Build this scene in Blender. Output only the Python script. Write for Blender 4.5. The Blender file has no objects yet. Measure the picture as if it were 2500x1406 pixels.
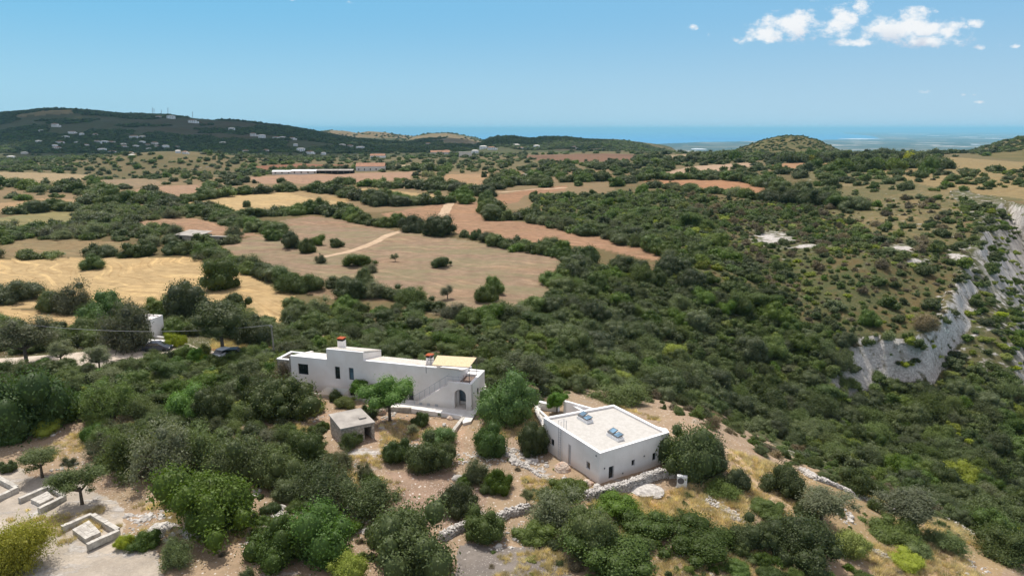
import bpy, math, random
import numpy as np
rng = np.random.default_rng(7); random.seed(7)
sc = bpy.context.scene
col = sc.collection

# ---------------------------------------------------------------- camera, sky, sun, exposure
F = 1667.0; CAMH = 35.0; PIT = math.radians(13.1)      # focal length in photo pixels (photo 2500 x 1406)
cd = bpy.data.cameras.new('camera'); cam = bpy.data.objects.new('camera', cd); col.objects.link(cam)
cam.location = (0, 0, CAMH); cam.rotation_euler = (math.radians(90) - PIT, 0, 0)
cd.sensor_width = 36; cd.lens = 36 * F / 2500; cd.clip_start = 0.5; cd.clip_end = 400000
sc.camera = cam
SUN_EL, SUN_AZ = 64.0, -24.0            # elevation; azimuth from +Y (ahead), positive to the right
w = bpy.data.worlds.new("World"); sc.world = w; w.use_nodes = True
nt = w.node_tree; nt.nodes.clear()
sky = nt.nodes.new('ShaderNodeTexSky'); sky.sky_type = 'NISHITA'; sky.sun_disc = False
sky.sun_elevation = math.radians(SUN_EL); sky.sun_rotation = math.radians(SUN_AZ)
sky.altitude = 300; sky.air_density = 1.0; sky.dust_density = 0.35; sky.ozone_density = 3.0
bgn = nt.nodes.new('ShaderNodeBackground'); bgn.inputs[1].default_value = 0.15
out = nt.nodes.new('ShaderNodeOutputWorld')
def wn(ty, **k):
    o = nt.nodes.new(ty)
    for a, b in k.items(): setattr(o, a, b)
    return o
def wl(a, b): nt.links.new(a, b)
def wm(op, a, b=0., c=0.):
    o = wn('ShaderNodeMath', operation=op)
    for k, v in enumerate((a, b, c)):
        if isinstance(v, bpy.types.NodeSocket): wl(v, o.inputs[k])
        else: o.inputs[k].default_value = v
    return o.outputs[0]
def wramp(f, a, b, lo=0., hi=1.):
    o = wn('ShaderNodeMapRange', interpolation_type='SMOOTHSTEP'); wl(f, o.inputs[0])
    for k, v in enumerate((a, b, lo, hi)): o.inputs[k + 1].default_value = v
    return o.outputs[0]
def wmix(f, a, b):
    o = wn('ShaderNodeMix', data_type='RGBA')
    for k, v in ((0, f), (6, a), (7, b)):
        if isinstance(v, bpy.types.NodeSocket): wl(v, o.inputs[k])
        elif k == 0: o.inputs[0].default_value = v
        else: o.inputs[k].default_value = (*v, 1)
    return o.outputs[2]
tc = wn('ShaderNodeTexCoord'); sx = wn('ShaderNodeSeparateXYZ'); wl(tc.outputs['Generated'], sx.inputs[0]); SXx, SXy, SXz = sx.outputs
SK = 1 / (.15 * 2 ** .50)                  # picture colour -> sky colour at this strength and exposure
def scol(r, g, b): return tuple(((v / 255 / 12.92) if v < 10 else ((v / 255 + .055) / 1.055) ** 2.4) * SK for v in (r, g, b))
hue = wm('MULTIPLY_ADD', wm('DIVIDE', SXx, wm('MAXIMUM', SXy, .2)), .7, .5)        # slightly deeper blue to the left, paler to the right
hor = wmix(wramp(hue, 0., 1.), scol(172, 216, 236), scol(180, 212, 232)); up_ = wmix(wramp(hue, 0., 1.), scol(124, 194, 234), scol(138, 192, 230))
low = wmix(wramp(SXz, .0, .175), hor, up_); low = wmix(wramp(SXz, -.004, .006, .7, 0.), low, scol(152, 204, 226))
sky_fill = wmix(.55, sky.outputs[0], (5.0, 4.4, 3.95)); skyc = wmix(wramp(SXz, .16, .42), low, sky_fill)  # high sky warmed and brightened to lift the shaded walls
# clouds: patches on the direction of view, given by azimuth tangent and elevation tangent
AZ = wm('DIVIDE', SXx, wm('MAXIMUM', SXy, .05)); EL = wm('DIVIDE', SXz, wm('MAXIMUM', SXy, .05))
cv = wn('ShaderNodeCombineXYZ'); wl(AZ, cv.inputs[0]); wl(EL, cv.inputs[1])
def wnoise(scale, det, rough, off):
    m_ = wn('ShaderNodeVectorMath', operation='MULTIPLY_ADD'); wl(cv.outputs[0], m_.inputs[0]); m_.inputs[1].default_value = (1, 1.5, 1); m_.inputs[2].default_value = off
    n_ = wn('ShaderNodeTexNoise'); n_.inputs['Scale'].default_value = scale; n_.inputs['Detail'].default_value = det; n_.inputs['Roughness'].default_value = rough; wl(m_.outputs[0], n_.inputs['Vector']); return n_.outputs[0]
cn = wnoise(26, 9, .60, (3, 1, 0)); cn2 = wnoise(75, 7, .62, (0, 5, 2)); cn3 = wnoise(16, 4, .5, (7, 2, 1)); body = None
PITr = math.radians(13.1)
def angs(px, py):
    x = (px - 1250) / 1667.; y = -(py - 703) / 1667.; dy = math.cos(PITr) + y * math.sin(PITr); dz = -math.sin(PITr) + y * math.cos(PITr); return x / dy, dz / dy
for cx, cy, rx, ry, k in [(1875,85,62,26,1.),(1835,95,34,15,.8),(1930,62,60,34,1.),(1905,100,28,18,.7),(2035,62,62,22,1.),(2060,40,40,24,.9),(2100,15,26,24,.8),(2070,82,50,10,.6),(2180,75,85,36,1.),(2220,60,62,32,1.1),(2280,75,70,30,1.),(2110,105,70,10,.8),(2250,100,95,16,1.),
        (2330,62,50,14,.7),(2380,58,30,10,.75),(1688,68,16,8,.45),(1730,86,9,7,.4),(2390,117,14,7,.55),(2442,111,14,7,.55),(2478,113,12,6,.5),(2260,224,24,7,.5),(2392,250,16,4,.35),(2350,232,10,4,.3),(855,10,15,9,.45),(710,0,18,5,.35),(1985,2,30,4,.4),(2380,232,8,4,.25)]:
    a0, e0 = angs(cx, cy); a1, _ = angs(cx + rx, cy); _, e1 = angs(cx, cy - ry)
    dx_ = wm('MULTIPLY', wm('SUBTRACT', AZ, a0), 1 / (a1 - a0)); dy_ = wm('MULTIPLY', wm('SUBTRACT', EL, e0), 1 / (e1 - e0)); q_ = wm('ADD', wm('MULTIPLY', dx_, dx_), wm('MULTIPLY', dy_, dy_))
    g_ = wm('MULTIPLY', wm('EXPONENT', wm('MULTIPLY', q_, -.9)), k); body = g_ if body is None else wm('MAXIMUM', body, g_)
dens = wm('ADD', body, wm('ADD', wm('MULTIPLY', wm('SUBTRACT', cn, .5), 2.6), wm('MULTIPLY', wm('SUBTRACT', cn2, .5), 1.1))); dens = wm('MULTIPLY', dens, wramp(body, .03, .2))
alpha = wm('MULTIPLY', wramp(dens, .22, .95), wm('GREATER_THAN', SXy, .05)); a0, e0 = angs(2260, 95)
shade_ = wm('MULTIPLY', wramp(EL, angs(0, 60)[1], angs(0, 112)[1]), wramp(cn3, .42, .6)); ccol = wmix(wm('MULTIPLY', shade_, .8), scol(250, 251, 252), scol(196, 205, 222))  # grey shade of the cloud undersides painted into their colour
skyc = wmix(wm('MULTIPLY', alpha, .94), skyc, ccol)
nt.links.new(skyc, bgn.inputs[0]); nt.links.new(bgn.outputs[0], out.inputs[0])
sl = bpy.data.lights.new('sun', 'SUN'); sl.energy = 3.3; sl.angle = math.radians(0.5); sl.color = (1, 0.955, 0.88)
so = bpy.data.objects.new('sun', sl); col.objects.link(so)
so.rotation_euler = (math.radians(90 - SUN_EL), 0, math.radians(180 - SUN_AZ)); so.location = (0, 0, 300)
vs = sc.view_settings; vs.view_transform = 'Standard'; vs.look = 'None'; vs.exposure = 0.50; vs.gamma = 1
sc.cycles.volume_bounces = 0; sc.cycles.max_bounces = 6; sc.cycles.transparent_max_bounces = 8
sc.cycles.diffuse_bounces = 3; sc.cycles.glossy_bounces = 2; sc.cycles.transmission_bounces = 4
sc.cycles.use_denoising = True
sc.cycles.sample_clamp_indirect = 8

# ---------------------------------------------------------------- small maths
CP, SP = math.cos(PIT), math.sin(PIT)
def ray(px, py):
    x = (px - 1250) / F; y = -(py - 703) / F
    return np.array([x, CP + y * SP, -SP + y * CP])
def P(px, py, z=0.0):                  # photo pixel -> point at height z
    d = ray(px, py); return d * ((z - CAMH) / d[2]) + np.array([0, 0, CAMH])
def FARP(px, py, yd):                  # photo pixel -> point at forward distance yd
    d = ray(px, py); t = yd / d[1]; return np.array([t * d[0], yd, CAMH + t * d[2]])
def proj(x, y, z):
    z = z - CAMH; yc = y * CP - z * SP; zc = y * SP + z * CP
    return 1250 + F * x / yc, 703 - F * zc / yc
def smooth(a, b, x):
    t = np.clip((x - a) / (b - a), 0, 1); return t * t * (3 - 2 * t)
def _h(ix, iy, s):
    n = (ix * 374761393 + iy * 668265263 + s * 1274126177) & 0x7fffffff
    n = ((n ^ (n >> 13)) * 1274126177) & 0x7fffffff
    return ((n ^ (n >> 16)) & 0xffff) / 65535.0
def vnoise(x, y, s=0):
    x = np.asarray(x, float); y = np.asarray(y, float)
    ix = np.floor(x).astype(np.int64); iy = np.floor(y).astype(np.int64); fx = x - ix; fy = y - iy
    fx = fx * fx * (3 - 2 * fx); fy = fy * fy * (3 - 2 * fy)
    a = _h(ix, iy, s); b = _h(ix + 1, iy, s); c = _h(ix, iy + 1, s); d = _h(ix + 1, iy + 1, s)
    return (a * (1 - fx) + b * fx) * (1 - fy) + (c * (1 - fx) + d * fx) * fy
def fbm(x, y, o=4, s=0):
    r = 0; a = .5
    for i in range(o):
        r = r + a * vnoise(x, y, s + i * 17); x = x * 2.03 + 11.3; y = y * 2.03 - 7.1; a *= .5
    return r                              # about 0..1
def inpoly(x, y, poly):
    poly = np.asarray(poly, float); res = np.zeros(np.shape(x), bool)
    bx = (x >= poly[:, 0].min()) & (x <= poly[:, 0].max()) & (y >= poly[:, 1].min()) & (y <= poly[:, 1].max())
    if not bx.any(): return res
    xx = x[bx]; yy = y[bx]; r = np.zeros(xx.shape, bool); j = len(poly) - 1
    for i in range(len(poly)):
        x1, y1 = poly[i]; x2, y2 = poly[j]
        if y1 != y2: r ^= ((y1 > yy) != (y2 > yy)) & (xx < (x2 - x1) * (yy - y1) / (y2 - y1) + x1)
        j = i
    res[bx] = r; return res
def lin(c): c = np.asarray(c, float) / 255; return np.where(c < .04045, c / 12.92, ((c + .055) / 1.055) ** 2.4)
def alb(r, g, b, k=1.45): return tuple(np.clip(lin((r, g, b)) / k, 0, .85))   # sunlit picture colour -> surface albedo

# ---------------------------------------------------------------- lie of the land
NEAR = [(1250,1406,-.5),(600,1406,-.4),(0,1406,-.6),(1900,1406,-2.5),(2200,1400,-5),(2480,1395,-9),(2800,1450,-16),(-400,1406,-.8),
 (900,980,-.3),(1150,1010,-.15),(1466,1178,-.1),(1335,1098,-.5),(1640,1140,-.3),(1400,1000,0),(1000,1060,-.5),(850,1095,.05),(920,1085,.1),(960,1110,0),(1250,1150,-.6),(740,960,-.3),
 (700,1150,-.5),(300,1150,0),(0,1150,0),(0,950,0),(300,880,0),(560,870,0),(1000,1300,-1),(1300,1300,-.8),(1100,1030,-.35),
 (1700,1020,-1.2),(1800,1110,-1.5),(2000,1180,-3.5),(2000,1300,-3),(2300,1300,-8),(1600,1250,-.8),(1750,1300,-1.3),
 (700,800,-.6),(400,700,-.5),(100,700,-.3),(1000,760,-1),(1250,760,-1.5),(1000,640,0),(1300,640,0),(700,600,0),(300,580,0),(0,600,0),(-400,650,0),
 (1100,520,0),(1500,560,0),(800,470,0),(400,500,-1),(0,480,-3),(1400,880,-3),(1250,850,-1),(1600,900,-9),(1800,960,-15),(1950,1020,-18.5),(1450,760,-2.5),(1600,780,-6),(1650,650,-1),(1720,720,-4),(1800,820,-10),(1900,600,-1),(2100,560,1),
 (2100,450,5),(2350,430,8),(2450,470,6),(2700,450,8),(1700,450,2),(1500,450,0),(1200,440,0),(2150,640,-1),(1990,760,-8)]
A_ONLY = [(2200,715,-6),(2100,800,-10),(2300,600,0),(2330,700,-5.5),(2260,780,-9),(2300,830,-11),(2500,900,-8),(2500,600,2),(2400,700,-3),(2800,900,-8),(2200,1080,-18),(2500,1180,-24)]
B_ONLY = [(1990,890,-14),(2100,912,-19.3),(2300,915,-20),(2450,930,-21),(2200,1080,-24),(2500,1180,-29),(2800,1250,-40),(2420,700,-9),(2440,780,-13),(2400,640,-3.5),(2500,760,-17),
 (2480,860,-18),(2420,570,-22),(2500,620,-26),(2370,520,-12),(2470,540,-16),(2700,700,-35)]
FARC = [(0,440,560),(400,440,560),(200,420,800),(0,405,900),(450,423,720),(700,425,600),(560,428,640),(900,410,720),(1200,400,800),(1500,396,800),(1700,392,800),(2000,395,750),(2300,385,800),(2500,390,700),
 (2700,395,700),(300,428,830),(380,429,830),(460,430,830),(540,428,830),(600,424,840),(300,398,890),(380,392,890),(460,391,890),(540,397,890),(620,405,890),(-300,405,900),(0,385,1500),(400,386,1600),(800,382,1500),(1200,377,1500),(1600,374,1400),(1900,374,1300),(2200,372,1200),(2450,376,1200),(-300,385,1500),(2750,372,1200)]
RIDGES = [ # crest distance, near width, far width, crest line in photo pixels
 (3000,1500,1500,[(-500,310),(-100,285),(0,279),(60,274),(100,270),(180,270),(240,275),(300,281),(360,282),(410,282),(480,291),(540,295),(600,301),(700,310),(760,320),(830,334),(900,343),(1000,352),(1080,362),(1180,374)]),
 (4600,1400,1500,[(700,330),(770,322),(810,318),(840,320),(880,327),(940,334),(1020,345)]),
 (4200,1300,1500,[(820,335),(870,326),(900,322),(930,324),(980,330),(1040,337),(1090,350)]),
 (3600,1200,1500,[(960,345),(1010,334),(1050,328),(1085,326),(1120,330),(1160,338),(1190,347),(1230,358),(1280,370)]),
 (2300,900,1200,[(1130,366),(1170,353),(1195,342),(1215,338),(1250,337),(1290,343),(1330,338),(1380,336),(1420,339),(1480,341),(1530,343),(1570,349),(1620,358),(1660,370),(1690,376)]),
 (1300,280,420,[(1760,376),(1800,368),(1840,352),(1870,342),(1900,334),(1930,331),(1960,333),(1990,341),(2020,355),(2050,366),(2080,376)]),
 (1200,420,600,[(2330,380),(2370,374),(2410,362),(2440,352),(2470,344),(2500,336),(2560,322),(2650,308),(2800,312)])]
SEA = -300.0; HAZE = 3.6e-5
def _pts(l): return [P(*a) for a in l]
_far = [FARP(*a) for a in FARC]
_low = [(u * yy, yy, SEA + 14) for yy in (6500, 9000, 14000, 30000, 90000) for u in (-1., -.5, 0, .5, 1.)] + [(u * 3600, 3600, zz) for u, zz in ((-1, 10), (-.6, 0), (-.3, -20), (0, -60), (.3, -150), (.6, -190), (1, -200))]
_rim = [(u * 15., 15., -1 - 4 * max(u, 0)) for u in (-1.1, 0, 1.1)]
class RBF:
    def __init__(s, pts):
        p = np.array(pts); s.c = np.stack([p[:, 0] / p[:, 1] * 2.2, np.log(p[:, 1])], 1); n = len(p)
        D = s.k(s.c, s.c); A = np.zeros((n + 3, n + 3)); A[:n, :n] = D - np.eye(n) * .002
        Q = np.c_[np.ones(n), s.c]; A[:n, n:] = Q; A[n:, :n] = Q.T
        s.w = np.linalg.solve(A, np.r_[p[:, 2], 0, 0, 0])
    def k(s, a, b):
        return np.sqrt(((a[:, None] - b[None]) ** 2).sum(2) + .004)
    def __call__(s, x, y):
        a = np.stack([x / y * 2.2, np.log(y)], 1); o = np.empty(len(a)); n = len(s.c)
        for i in range(0, len(a), 40000):
            q = a[i:i + 40000]; o[i:i + 40000] = s.k(q, s.c) @ s.w[:n] + s.w[n] + q @ s.w[n + 1:]
        return o
RA = RBF(_pts(NEAR + A_ONLY) + _far + _low + _rim); RB = RBF(_pts(NEAR + B_ONLY) + _far + _low + _rim)
GP = [P(*a)[:2] for a in [(2045,818,-10.6),(2100,814,-10.6),(2160,820,-10.6),(2230,814,-10.2),(2275,792,-9.5),(2300,755,-8),(2335,715,-6),(2352,680,-5),(2340,640,-2.5),(2375,600,-1),(2395,570,0),(2352,535,1),(2335,505,2),
      (2322,482,3),(2350,474,4),(2410,490,4),(2460,500,4),(2510,512,4),(2800,560,4)]]
GPOLY = GP + [(160, 60), (90, 55), (44, 70), (30, 100), (42, 138)]
GPA = np.array(GPOLY)
def sdG(x, y):                        # >0 inside the gorge
    best = np.full(x.shape, 1e9)
    for i in range(len(GP) - 1):
        a = GPA[i]; b = GPA[i + 1]; ab = b - a; L = ab @ ab
        t = np.clip(((x - a[0]) * ab[0] + (y - a[1]) * ab[1]) / L, 0, 1)
        best = np.minimum(best, np.hypot(x - a[0] - t * ab[0], y - a[1] - t * ab[1]))
    return np.where(inpoly(x, y, GPOLY), best, -best)
def sdC(x, y):                        # distance to the open near side of the gorge outline
    best = np.full(x.shape, 1e9); n = len(GPOLY)
    for i in range(len(GP), n):
        a = np.array(GPOLY[i]); b = np.array(GPOLY[(i + 1) % n]); ab = b - a; t = np.clip(((x - a[0]) * ab[0] + (y - a[1]) * ab[1]) / (ab @ ab), 0, 1)
        best = np.minimum(best, np.hypot(x - a[0] - t * ab[0], y - a[1] - t * ab[1]))
    return best
COAST = [(1500,380),(1600,353),(1700,348),(1860,345),(2040,342),(2150,339),(2125,332),(2065,327),(2050,321),(2200,319.6),(3200,319.6),(3200,480),(1500,480)]
def hgt(x, y, far=True):
    x = np.atleast_1d(np.asarray(x, float)); y = np.maximum(np.atleast_1d(np.asarray(y, float)), 14.)
    z = RA(x, y)
    reg = (x > 25) & (x < 420) & (y > 50) & (y < 520)
    if reg.any():
        xx, yy = x[reg], y[reg]
        sd = sdG(xx, yy) + (fbm(xx / 9, yy / 9, 3, 5) - .5) * 6 * smooth(70, 120, yy)
        m = smooth(-.6, 2.6 + 3.5 * fbm(xx / 13, yy / 13, 2, 8), sd)
        m = m * smooth(0, 13, sdC(xx, yy)); zb = RB(xx, yy); z[reg] = z[reg] * (1 - m) + np.minimum(zb, z[reg]) * m
    rock = 0
    u = x / y
    if far:
        add = np.zeros(x.shape)
        for D, wn, wf, cr in RIDGES:
            sel = (y > D - wn * 1.05) & (y < D + wf * 1.05)
            if not sel.any(): continue
            pts = [FARP(a, b, D) for a, b in cr]
            cu = np.array([p[0] / p[1] for p in pts]); cz = np.array([p[2] for p in pts])
            zc = np.interp(u[sel], cu, cz, left=-999, right=-999)
            q = (y[sel] - D); g = np.where(q < 0, np.clip(1 + q / wn, 0, 1), np.clip(1 - q / wf, 0, 1)); g = g * g * (3 - 2 * g)
            e = np.clip(np.minimum(u[sel] - cu[0], cu[-1] - u[sel]) / .03, 0, 1)
            nz = (fbm(x[sel] / 320, y[sel] / 320, 5, 9) - .47) * .75 * (1 - g ** 6)
            add[sel] = np.maximum(add[sel], np.clip(zc - z[sel], 0, 999) * g * e * (1 + nz))
        z = z + add
    fl = smooth(600, 1500, y) * (1 - smooth(4200, 6000, y))
    z = z + (fbm(x / 190, y / 190, 4, 3) - .47) * 16 * fl
    z = z + (fbm(x / 16, y / 16, 4, 1) - .47) * (0.5 + .9 * smooth(90, 200, y) + 1.2 * smooth(0, 1, np.where(reg, 1, 0) * smooth(1, 8, np.where(reg, 1, 0) * (x - 45) / 8))) * (1 - fl)
    if far:
        fy = y > 5500
        if fy.any():
            px, py = proj(x[fy], y[fy], np.full(fy.sum(), SEA))
            land = inpoly(px, py, COAST)
            zz = z[fy]; lo = SEA + 3 + 12 * fbm(x[fy] / 1500, y[fy] / 1500, 3, 2)
            t = smooth(5500, 7500, y[fy]); zz = zz * (1 - t) + np.where(land, lo, SEA - 25) * t
            z[fy] = zz
    return z
def T(px, py, lo=20., hi=6000.):       # photo pixel -> first point of the land seen there
    d = ray(px, py); ys = np.exp(np.linspace(math.log(lo), math.log(hi), 900)); t = ys / d[1]
    zz = CAMH + t * d[2]; hh = hgt(t * d[0], ys); k = np.where(zz <= hh)[0]
    if len(k) == 0: i = 899; return np.array([t[i] * d[0], ys[i], hh[i]])
    i = k[0]
    if i == 0: y = ys[0]
    else:
        a = zz[i - 1] - hh[i - 1]; b = hh[i] - zz[i]; y = ys[i - 1] + (ys[i] - ys[i - 1]) * a / (a + b + 1e-9)
    x = d[0] * y / d[1]; return np.array([x, y, float(hgt([x], [y])[0])])
def Z(x, y): return float(hgt([x], [y])[0])

# ---------------------------------------------------------------- object helpers
def tag(o, label=None, cat=None, group=None, kind=None):
    if label: o['label'] = label
    if cat: o['category'] = cat
    if group: o['group'] = group
    if kind: o['kind'] = kind
    return o
def empty(name, loc, label=None, cat=None, group=None, rz=0):
    o = bpy.data.objects.new(name, None); col.objects.link(o); o.location = tuple(map(float, loc)); o.rotation_euler = (0, 0, rz)
    o.empty_display_size = .3; return tag(o, label, cat, group)
def mesh_np(name, V, Fq, mats=(), smooth_=False, attr=None, nv=4, midx=None):
    V = np.asarray(V, np.float32); Fq = np.asarray(Fq, np.int32); m = bpy.data.meshes.new(name)
    m.vertices.add(len(V)); m.vertices.foreach_set('co', V.ravel())
    m.loops.add(Fq.size); m.loops.foreach_set('vertex_index', Fq.ravel())
    m.polygons.add(len(Fq)); m.polygons.foreach_set('loop_start', np.arange(0, Fq.size, Fq.shape[1], dtype=np.int32))
    m.polygons.foreach_set('use_smooth', np.full(len(Fq), bool(smooth_)))
    for mt in mats: m.materials.append(mt)
    if midx is not None: m.polygons.foreach_set('material_index', np.asarray(midx, np.int32))
    m.update(calc_edges=True)
    for k, a in (attr or {}).items():
        a = np.asarray(a, np.float32)
        if a.ndim == 1: at = m.attributes.new(k, 'FLOAT', 'POINT'); at.data.foreach_set('value', a)
        else:
            if a.shape[1] == 3: a = np.c_[a, np.ones(len(a), np.float32)]
            at = m.attributes.new(k, 'FLOAT_COLOR', 'POINT'); at.data.foreach_set('color', a.astype(np.float32).ravel())
    return m
def link(name, m, parent=None, loc=None):
    o = bpy.data.objects.new(name, m); col.objects.link(o)
    if parent is not None: o.parent = parent
    if loc is not None: o.location = tuple(map(float, loc))
    return o
class MB:                                # collects pieces, builds one mesh
    def __init__(s): s.v = []; s.f = []; s.mi = []; s.cur = 0
    def add(s, vs, fs):
        n = len(s.v); s.v += [tuple(map(float, p)) for p in vs]; s.f += [tuple(i + n for i in f) for f in fs]; s.mi += [s.cur] * len(fs)
    def box8(s, p): s.add(p, [(0, 3, 2, 1), (4, 5, 6, 7), (0, 1, 5, 4), (1, 2, 6, 5), (2, 3, 7, 6), (3, 0, 4, 7)])
    def obox(s, o, ax, ay, a, b):         # box between a and b in a frame with horizontal axes ax, ay
        o = np.asarray(o, float); ax = np.asarray(ax, float); ay = np.asarray(ay, float); up = np.array([0, 0, 1.])
        s.box8([o + ax * x + ay * y + up * z for z in (a[2], b[2]) for x, y in ((a[0], a[1]), (b[0], a[1]), (b[0], b[1]), (a[0], b[1]))])
    def box(s, c, d, rz=0):
        ca, sa = math.cos(rz), math.sin(rz)
        s.obox(c, (ca, sa, 0), (-sa, ca, 0), (-d[0] / 2, -d[1] / 2, -d[2] / 2), (d[0] / 2, d[1] / 2, d[2] / 2))
    def prism(s, pts, z0, z1):            # polygon (counter-clockwise) extruded; z may be list
        n = len(pts); z0 = [z0] * n if np.isscalar(z0) else z0; z1 = [z1] * n if np.isscalar(z1) else z1
        a = sum(pts[i][0] * pts[(i + 1) % n][1] - pts[(i + 1) % n][0] * pts[i][1] for i in range(n))
        if a < 0: pts = pts[::-1]; z0 = z0[::-1]; z1 = z1[::-1]
        s.add([(p[0], p[1], z) for p, z in zip(pts, z0)] + [(p[0], p[1], z) for p, z in zip(pts, z1)],
              [tuple(range(n))[::-1], tuple(range(n, 2 * n))] + [(i, (i + 1) % n, n + (i + 1) % n, n + i) for i in range(n)])
    def tube(s, pts, rad, k=6, cap=True):
        pts = [np.asarray(p, float) for p in pts]; rad = [rad] * len(pts) if np.isscalar(rad) else rad; vs = []
        for i, p in enumerate(pts):
            t = pts[min(i + 1, len(pts) - 1)] - pts[max(i - 1, 0)]; t /= np.linalg.norm(t) + 1e-9
            a = np.cross(t, (0, 0, 1.) if abs(t[2]) < .9 else (1., 0, 0)); a /= np.linalg.norm(a); b = np.cross(t, a)
            vs += [p + rad[i] * (a * math.cos(2 * math.pi * j / k) + b * math.sin(2 * math.pi * j / k)) for j in range(k)]
        fs = [(i * k + j, i * k + (j + 1) % k, (i + 1) * k + (j + 1) % k, (i + 1) * k + j) for i in range(len(pts) - 1) for j in range(k)]
        if cap: fs += [tuple(range(k))[::-1], tuple(range((len(pts) - 1) * k, len(pts) * k))]
        s.add(vs, fs)
    def wall(s, o, ax, nin, th, s0, s1, z0, top, holes):   # wall in plane (o, ax); nin points indoors; top(s) height; holes (s0,s1,z0,z1)
        o = np.asarray(o, float); ax = np.asarray(ax, float); nin = np.asarray(nin, float); up = np.array([0, 0, 1.])
        steps = sorted(set([s0, s1] + [t[0] for t in top[1:]] + [v for h in holes for v in h[:2]])); steps = [v for v in steps if s0 <= v <= s1]
        zs = sorted(set([z0] + [t[1] for t in top] + [v for h in holes for v in h[2:]])); zs = [v for v in zs if v >= z0]
        tp = lambda q: [t[1] for t in top if t[0] <= q or t is top[0]][-1]
        cell = {}
        for i in range(len(steps) - 1):
            for j in range(len(zs) - 1):
                cs = (steps[i] + steps[i + 1]) / 2; cz = (zs[j] + zs[j + 1]) / 2
                cell[i, j] = cz < tp(cs) and not any(h[0] < cs < h[1] and h[2] < cz < h[3] for h in holes)
        q = lambda a, z, d: o + ax * a + up * z + nin * d
        flip = np.cross(ax, up) @ nin > 0      # then front face order must flip
        def face(l): s.add(l[::-1] if flip else l, [(0, 1, 2, 3)])
        for (i, j), on in cell.items():
            if not on: continue
            a, b, c, d = steps[i], steps[i + 1], zs[j], zs[j + 1]
            face([q(a, c, 0), q(b, c, 0), q(b, d, 0), q(a, d, 0)]); face([q(b, c, th), q(a, c, th), q(a, d, th), q(b, d, th)])
            if not cell.get((i - 1, j)): face([q(a, c, th), q(a, c, 0), q(a, d, 0), q(a, d, th)])
            if not cell.get((i + 1, j)): face([q(b, c, 0), q(b, c, th), q(b, d, th), q(b, d, 0)])
            if not cell.get((i, j - 1)): face([q(a, c, th), q(b, c, th), q(b, c, 0), q(a, c, 0)])
            if not cell.get((i, j + 1)): face([q(a, d, 0), q(b, d, 0), q(b, d, th), q(a, d, th)])
    def build(s, name, mat, parent=None, smooth_=False):
        m = bpy.data.meshes.new(name); m.from_pydata(s.v, [], s.f)
        for mt in (mat if isinstance(mat, (list, tuple)) else [mat]): m.materials.append(mt)
        m.polygons.foreach_set('material_index', s.mi)
        if smooth_: m.polygons.foreach_set('use_smooth', [True] * len(m.polygons))
        m.update(); o = link(name, m)
        if parent is not None:
            o.parent = parent
            par = parent; off = np.array(par.location); g = par.parent
            while g is not None: off = off + np.array(g.location); g = g.parent
            m.transform(__import__('mathutils').Matrix.Translation(tuple(-off)))
        return o
def plane_hit(px, py, o, ax):           # pixel -> (along wall, height) on the vertical plane through o with direction ax
    d = ray(px, py); ax = np.asarray(ax, float); n = np.array([-ax[1], ax[0], 0]); c = np.array([0, 0, CAMH])
    t = ((np.asarray(o, float) - c) @ n) / (d @ n); p = c + d * t
    return float((p - np.asarray(o, float)) @ ax), float(p[2])
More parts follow.
